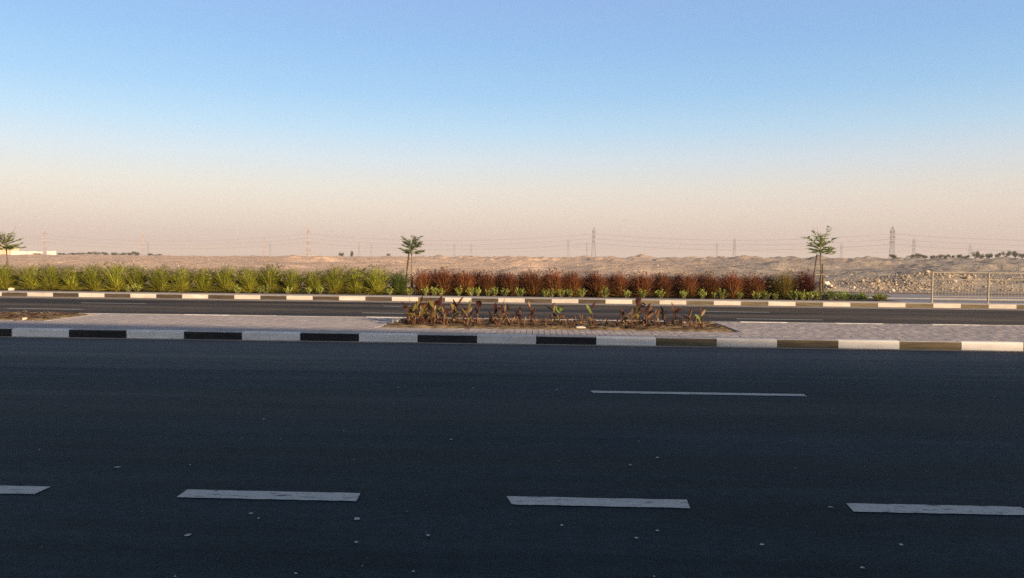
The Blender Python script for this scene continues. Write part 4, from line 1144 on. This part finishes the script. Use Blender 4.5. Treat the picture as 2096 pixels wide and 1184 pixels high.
LC = [('s', 303, 493, 2500, 'faint small pylon right beside the red and white one at the left'), ('s', 553, 495, 2500, 'faint small pylon right beside the red and white one left of centre'), ('s', 735, 497, 2450, 'faint small pylon above the two skyline bushes'), ('s', 760, 498, 2700, 'faintest small pylon right of the two skyline bushes'),
      ('s', 930, 497, 2400, 'small pylon, left one of the pair right of the middle sapling'), ('s', 964, 498, 2350, 'small pylon, right one of the pair right of the middle sapling'), ('s', 1201, 496, 2250, 'small pylon tucked at the left side of the tall central pylon'), ('s', 1467, 497, 2150, 'small pylon left of the midway grey pylon'),
      ('s', 1722, 499, 2050, 'small pylon right of the right sapling'), ('s', 1985, 500, 2000, 'small pylon above the right treeline')]
LCp = [place(k, px, t, D, l, 'pylons of the farthest power line') for k, px, t, D, l in LC]
def extend(P, n0=1, n1=1):
    a = [tuple(2 * P[0][i] - P[1][i] for i in range(3)) + (P[0][3],)] if n0 else []
    b = [tuple(2 * P[-1][i] - P[-2][i] for i in range(3)) + (P[-1][3],)] if n1 else []
    return a + P + b
def cables(P, levels, rad, sagf, nm, group):
    P = extend(sorted(P))
    for li, (z, ln, nmz) in enumerate(levels):
        for s in (-1, 1):
            pts = []
            for (x0, y0, z0, s0), (x1, y1, z1, s1) in zip(P[:-1], P[1:]):
                sag = sagf * math.hypot(x1 - x0, y1 - y0)
                for k in range(10):
                    t = k / 10
                    pts.append((x0 + (x1 - x0) * t, y0 + (y1 - y0) * t + s * ln * (s0 + (s1 - s0) * t), z0 + z * s0 + (z1 + z * s1 - z0 - z * s0) * t - 4 * sag * t * (1 - t)))
            x1, y1, z1, s1 = P[-1]; pts.append((x1, y1 + s * ln * s1, z1 + z * s1))
            g = MB(); g.tube(pts, rad, 3, cap=False)
            tag(g.build('power_cable', M['wire']), '%s cable strung between the pylons of the %s power line' % (nmz, nm), 'cable', group)
LV = ((25.4, 8.5, 'lowest'), (32.4, 9.5, 'middle'), (39.4, 8.0, 'highest'))
cables(LAp, LV, .07, .022, 'nearest', 'cables of the nearest power line')
cables(LBp, LV, .07, .022, 'middle', 'cables of the middle power line')
cables([p for i, p in enumerate(LCp) if i not in (3, 4)], LV[1:], .065, .02, 'farthest', 'cables of the farthest power line')

# ------------------------------------------------------------------ low building behind the viewer: it throws the shade over the near carriageway
def roadside_building():
    H = 8.65; L = 44.0; Dp = 9.0
    o = empty('roadside_building', (27.0, -9.1, 0.0), math.radians(-5.0))
    tag(o, 'low tan building behind the viewer that shades the near carriageway', 'building')
    g = MB(); g.box(-L / 2, L / 2, -Dp, 0, -.3, H - .3); g.build('wall', M['tan_wall'], o)
    g = MB(); g.box(-L / 2 - .15, L / 2 + .15, -Dp - .15, .15, H - .3, H); g.build('roof', M['tan_wall'], o)
    for k in range(9):
        x = -L / 2 + 2.5 + k * 4.6
        for z in (.9, 3.6, 6.2):
            w = MB(); w.box(x, x + 1.8, -.02, .03, z, z + 1.5); wo = w.build('window', M['glass'], o)
            f = MB(); f.box(x - .08, x + 1.88, .0, .06, z - .1, z - .003); f.build('sill', M['white_wall'], wo)
roadside_building()
tag(sheet('pavement', XL * 3, XR * 3, -9.0, -3.6, KH - .01, M['footpath']), 'footpath behind the viewer beside the near carriageway', None, None, 'structure')

# ------------------------------------------------------------------ haze over the plain
hz = MB(); hz.box(-5500, 5500, -2500, 5500, -1.6, 62.0)
hm = bpy.data.materials.new('haze'); hm.use_nodes = True
hn = hm.node_tree.nodes; hn.clear()
ho = hn.new('ShaderNodeOutputMaterial'); hv = hn.new('ShaderNodeVolumePrincipled')
hv.inputs['Density'].default_value = 0.00038
hv.inputs['Color'].default_value = (0.95, 0.89, 0.87, 1)
hv.inputs['Anisotropy'].default_value = 0.0
hm.node_tree.links.new(hv.outputs[0], ho.inputs['Volume'])
tag(hz.build('haze', hm), 'thin dusty haze over the desert plain', None, None, 'stuff')
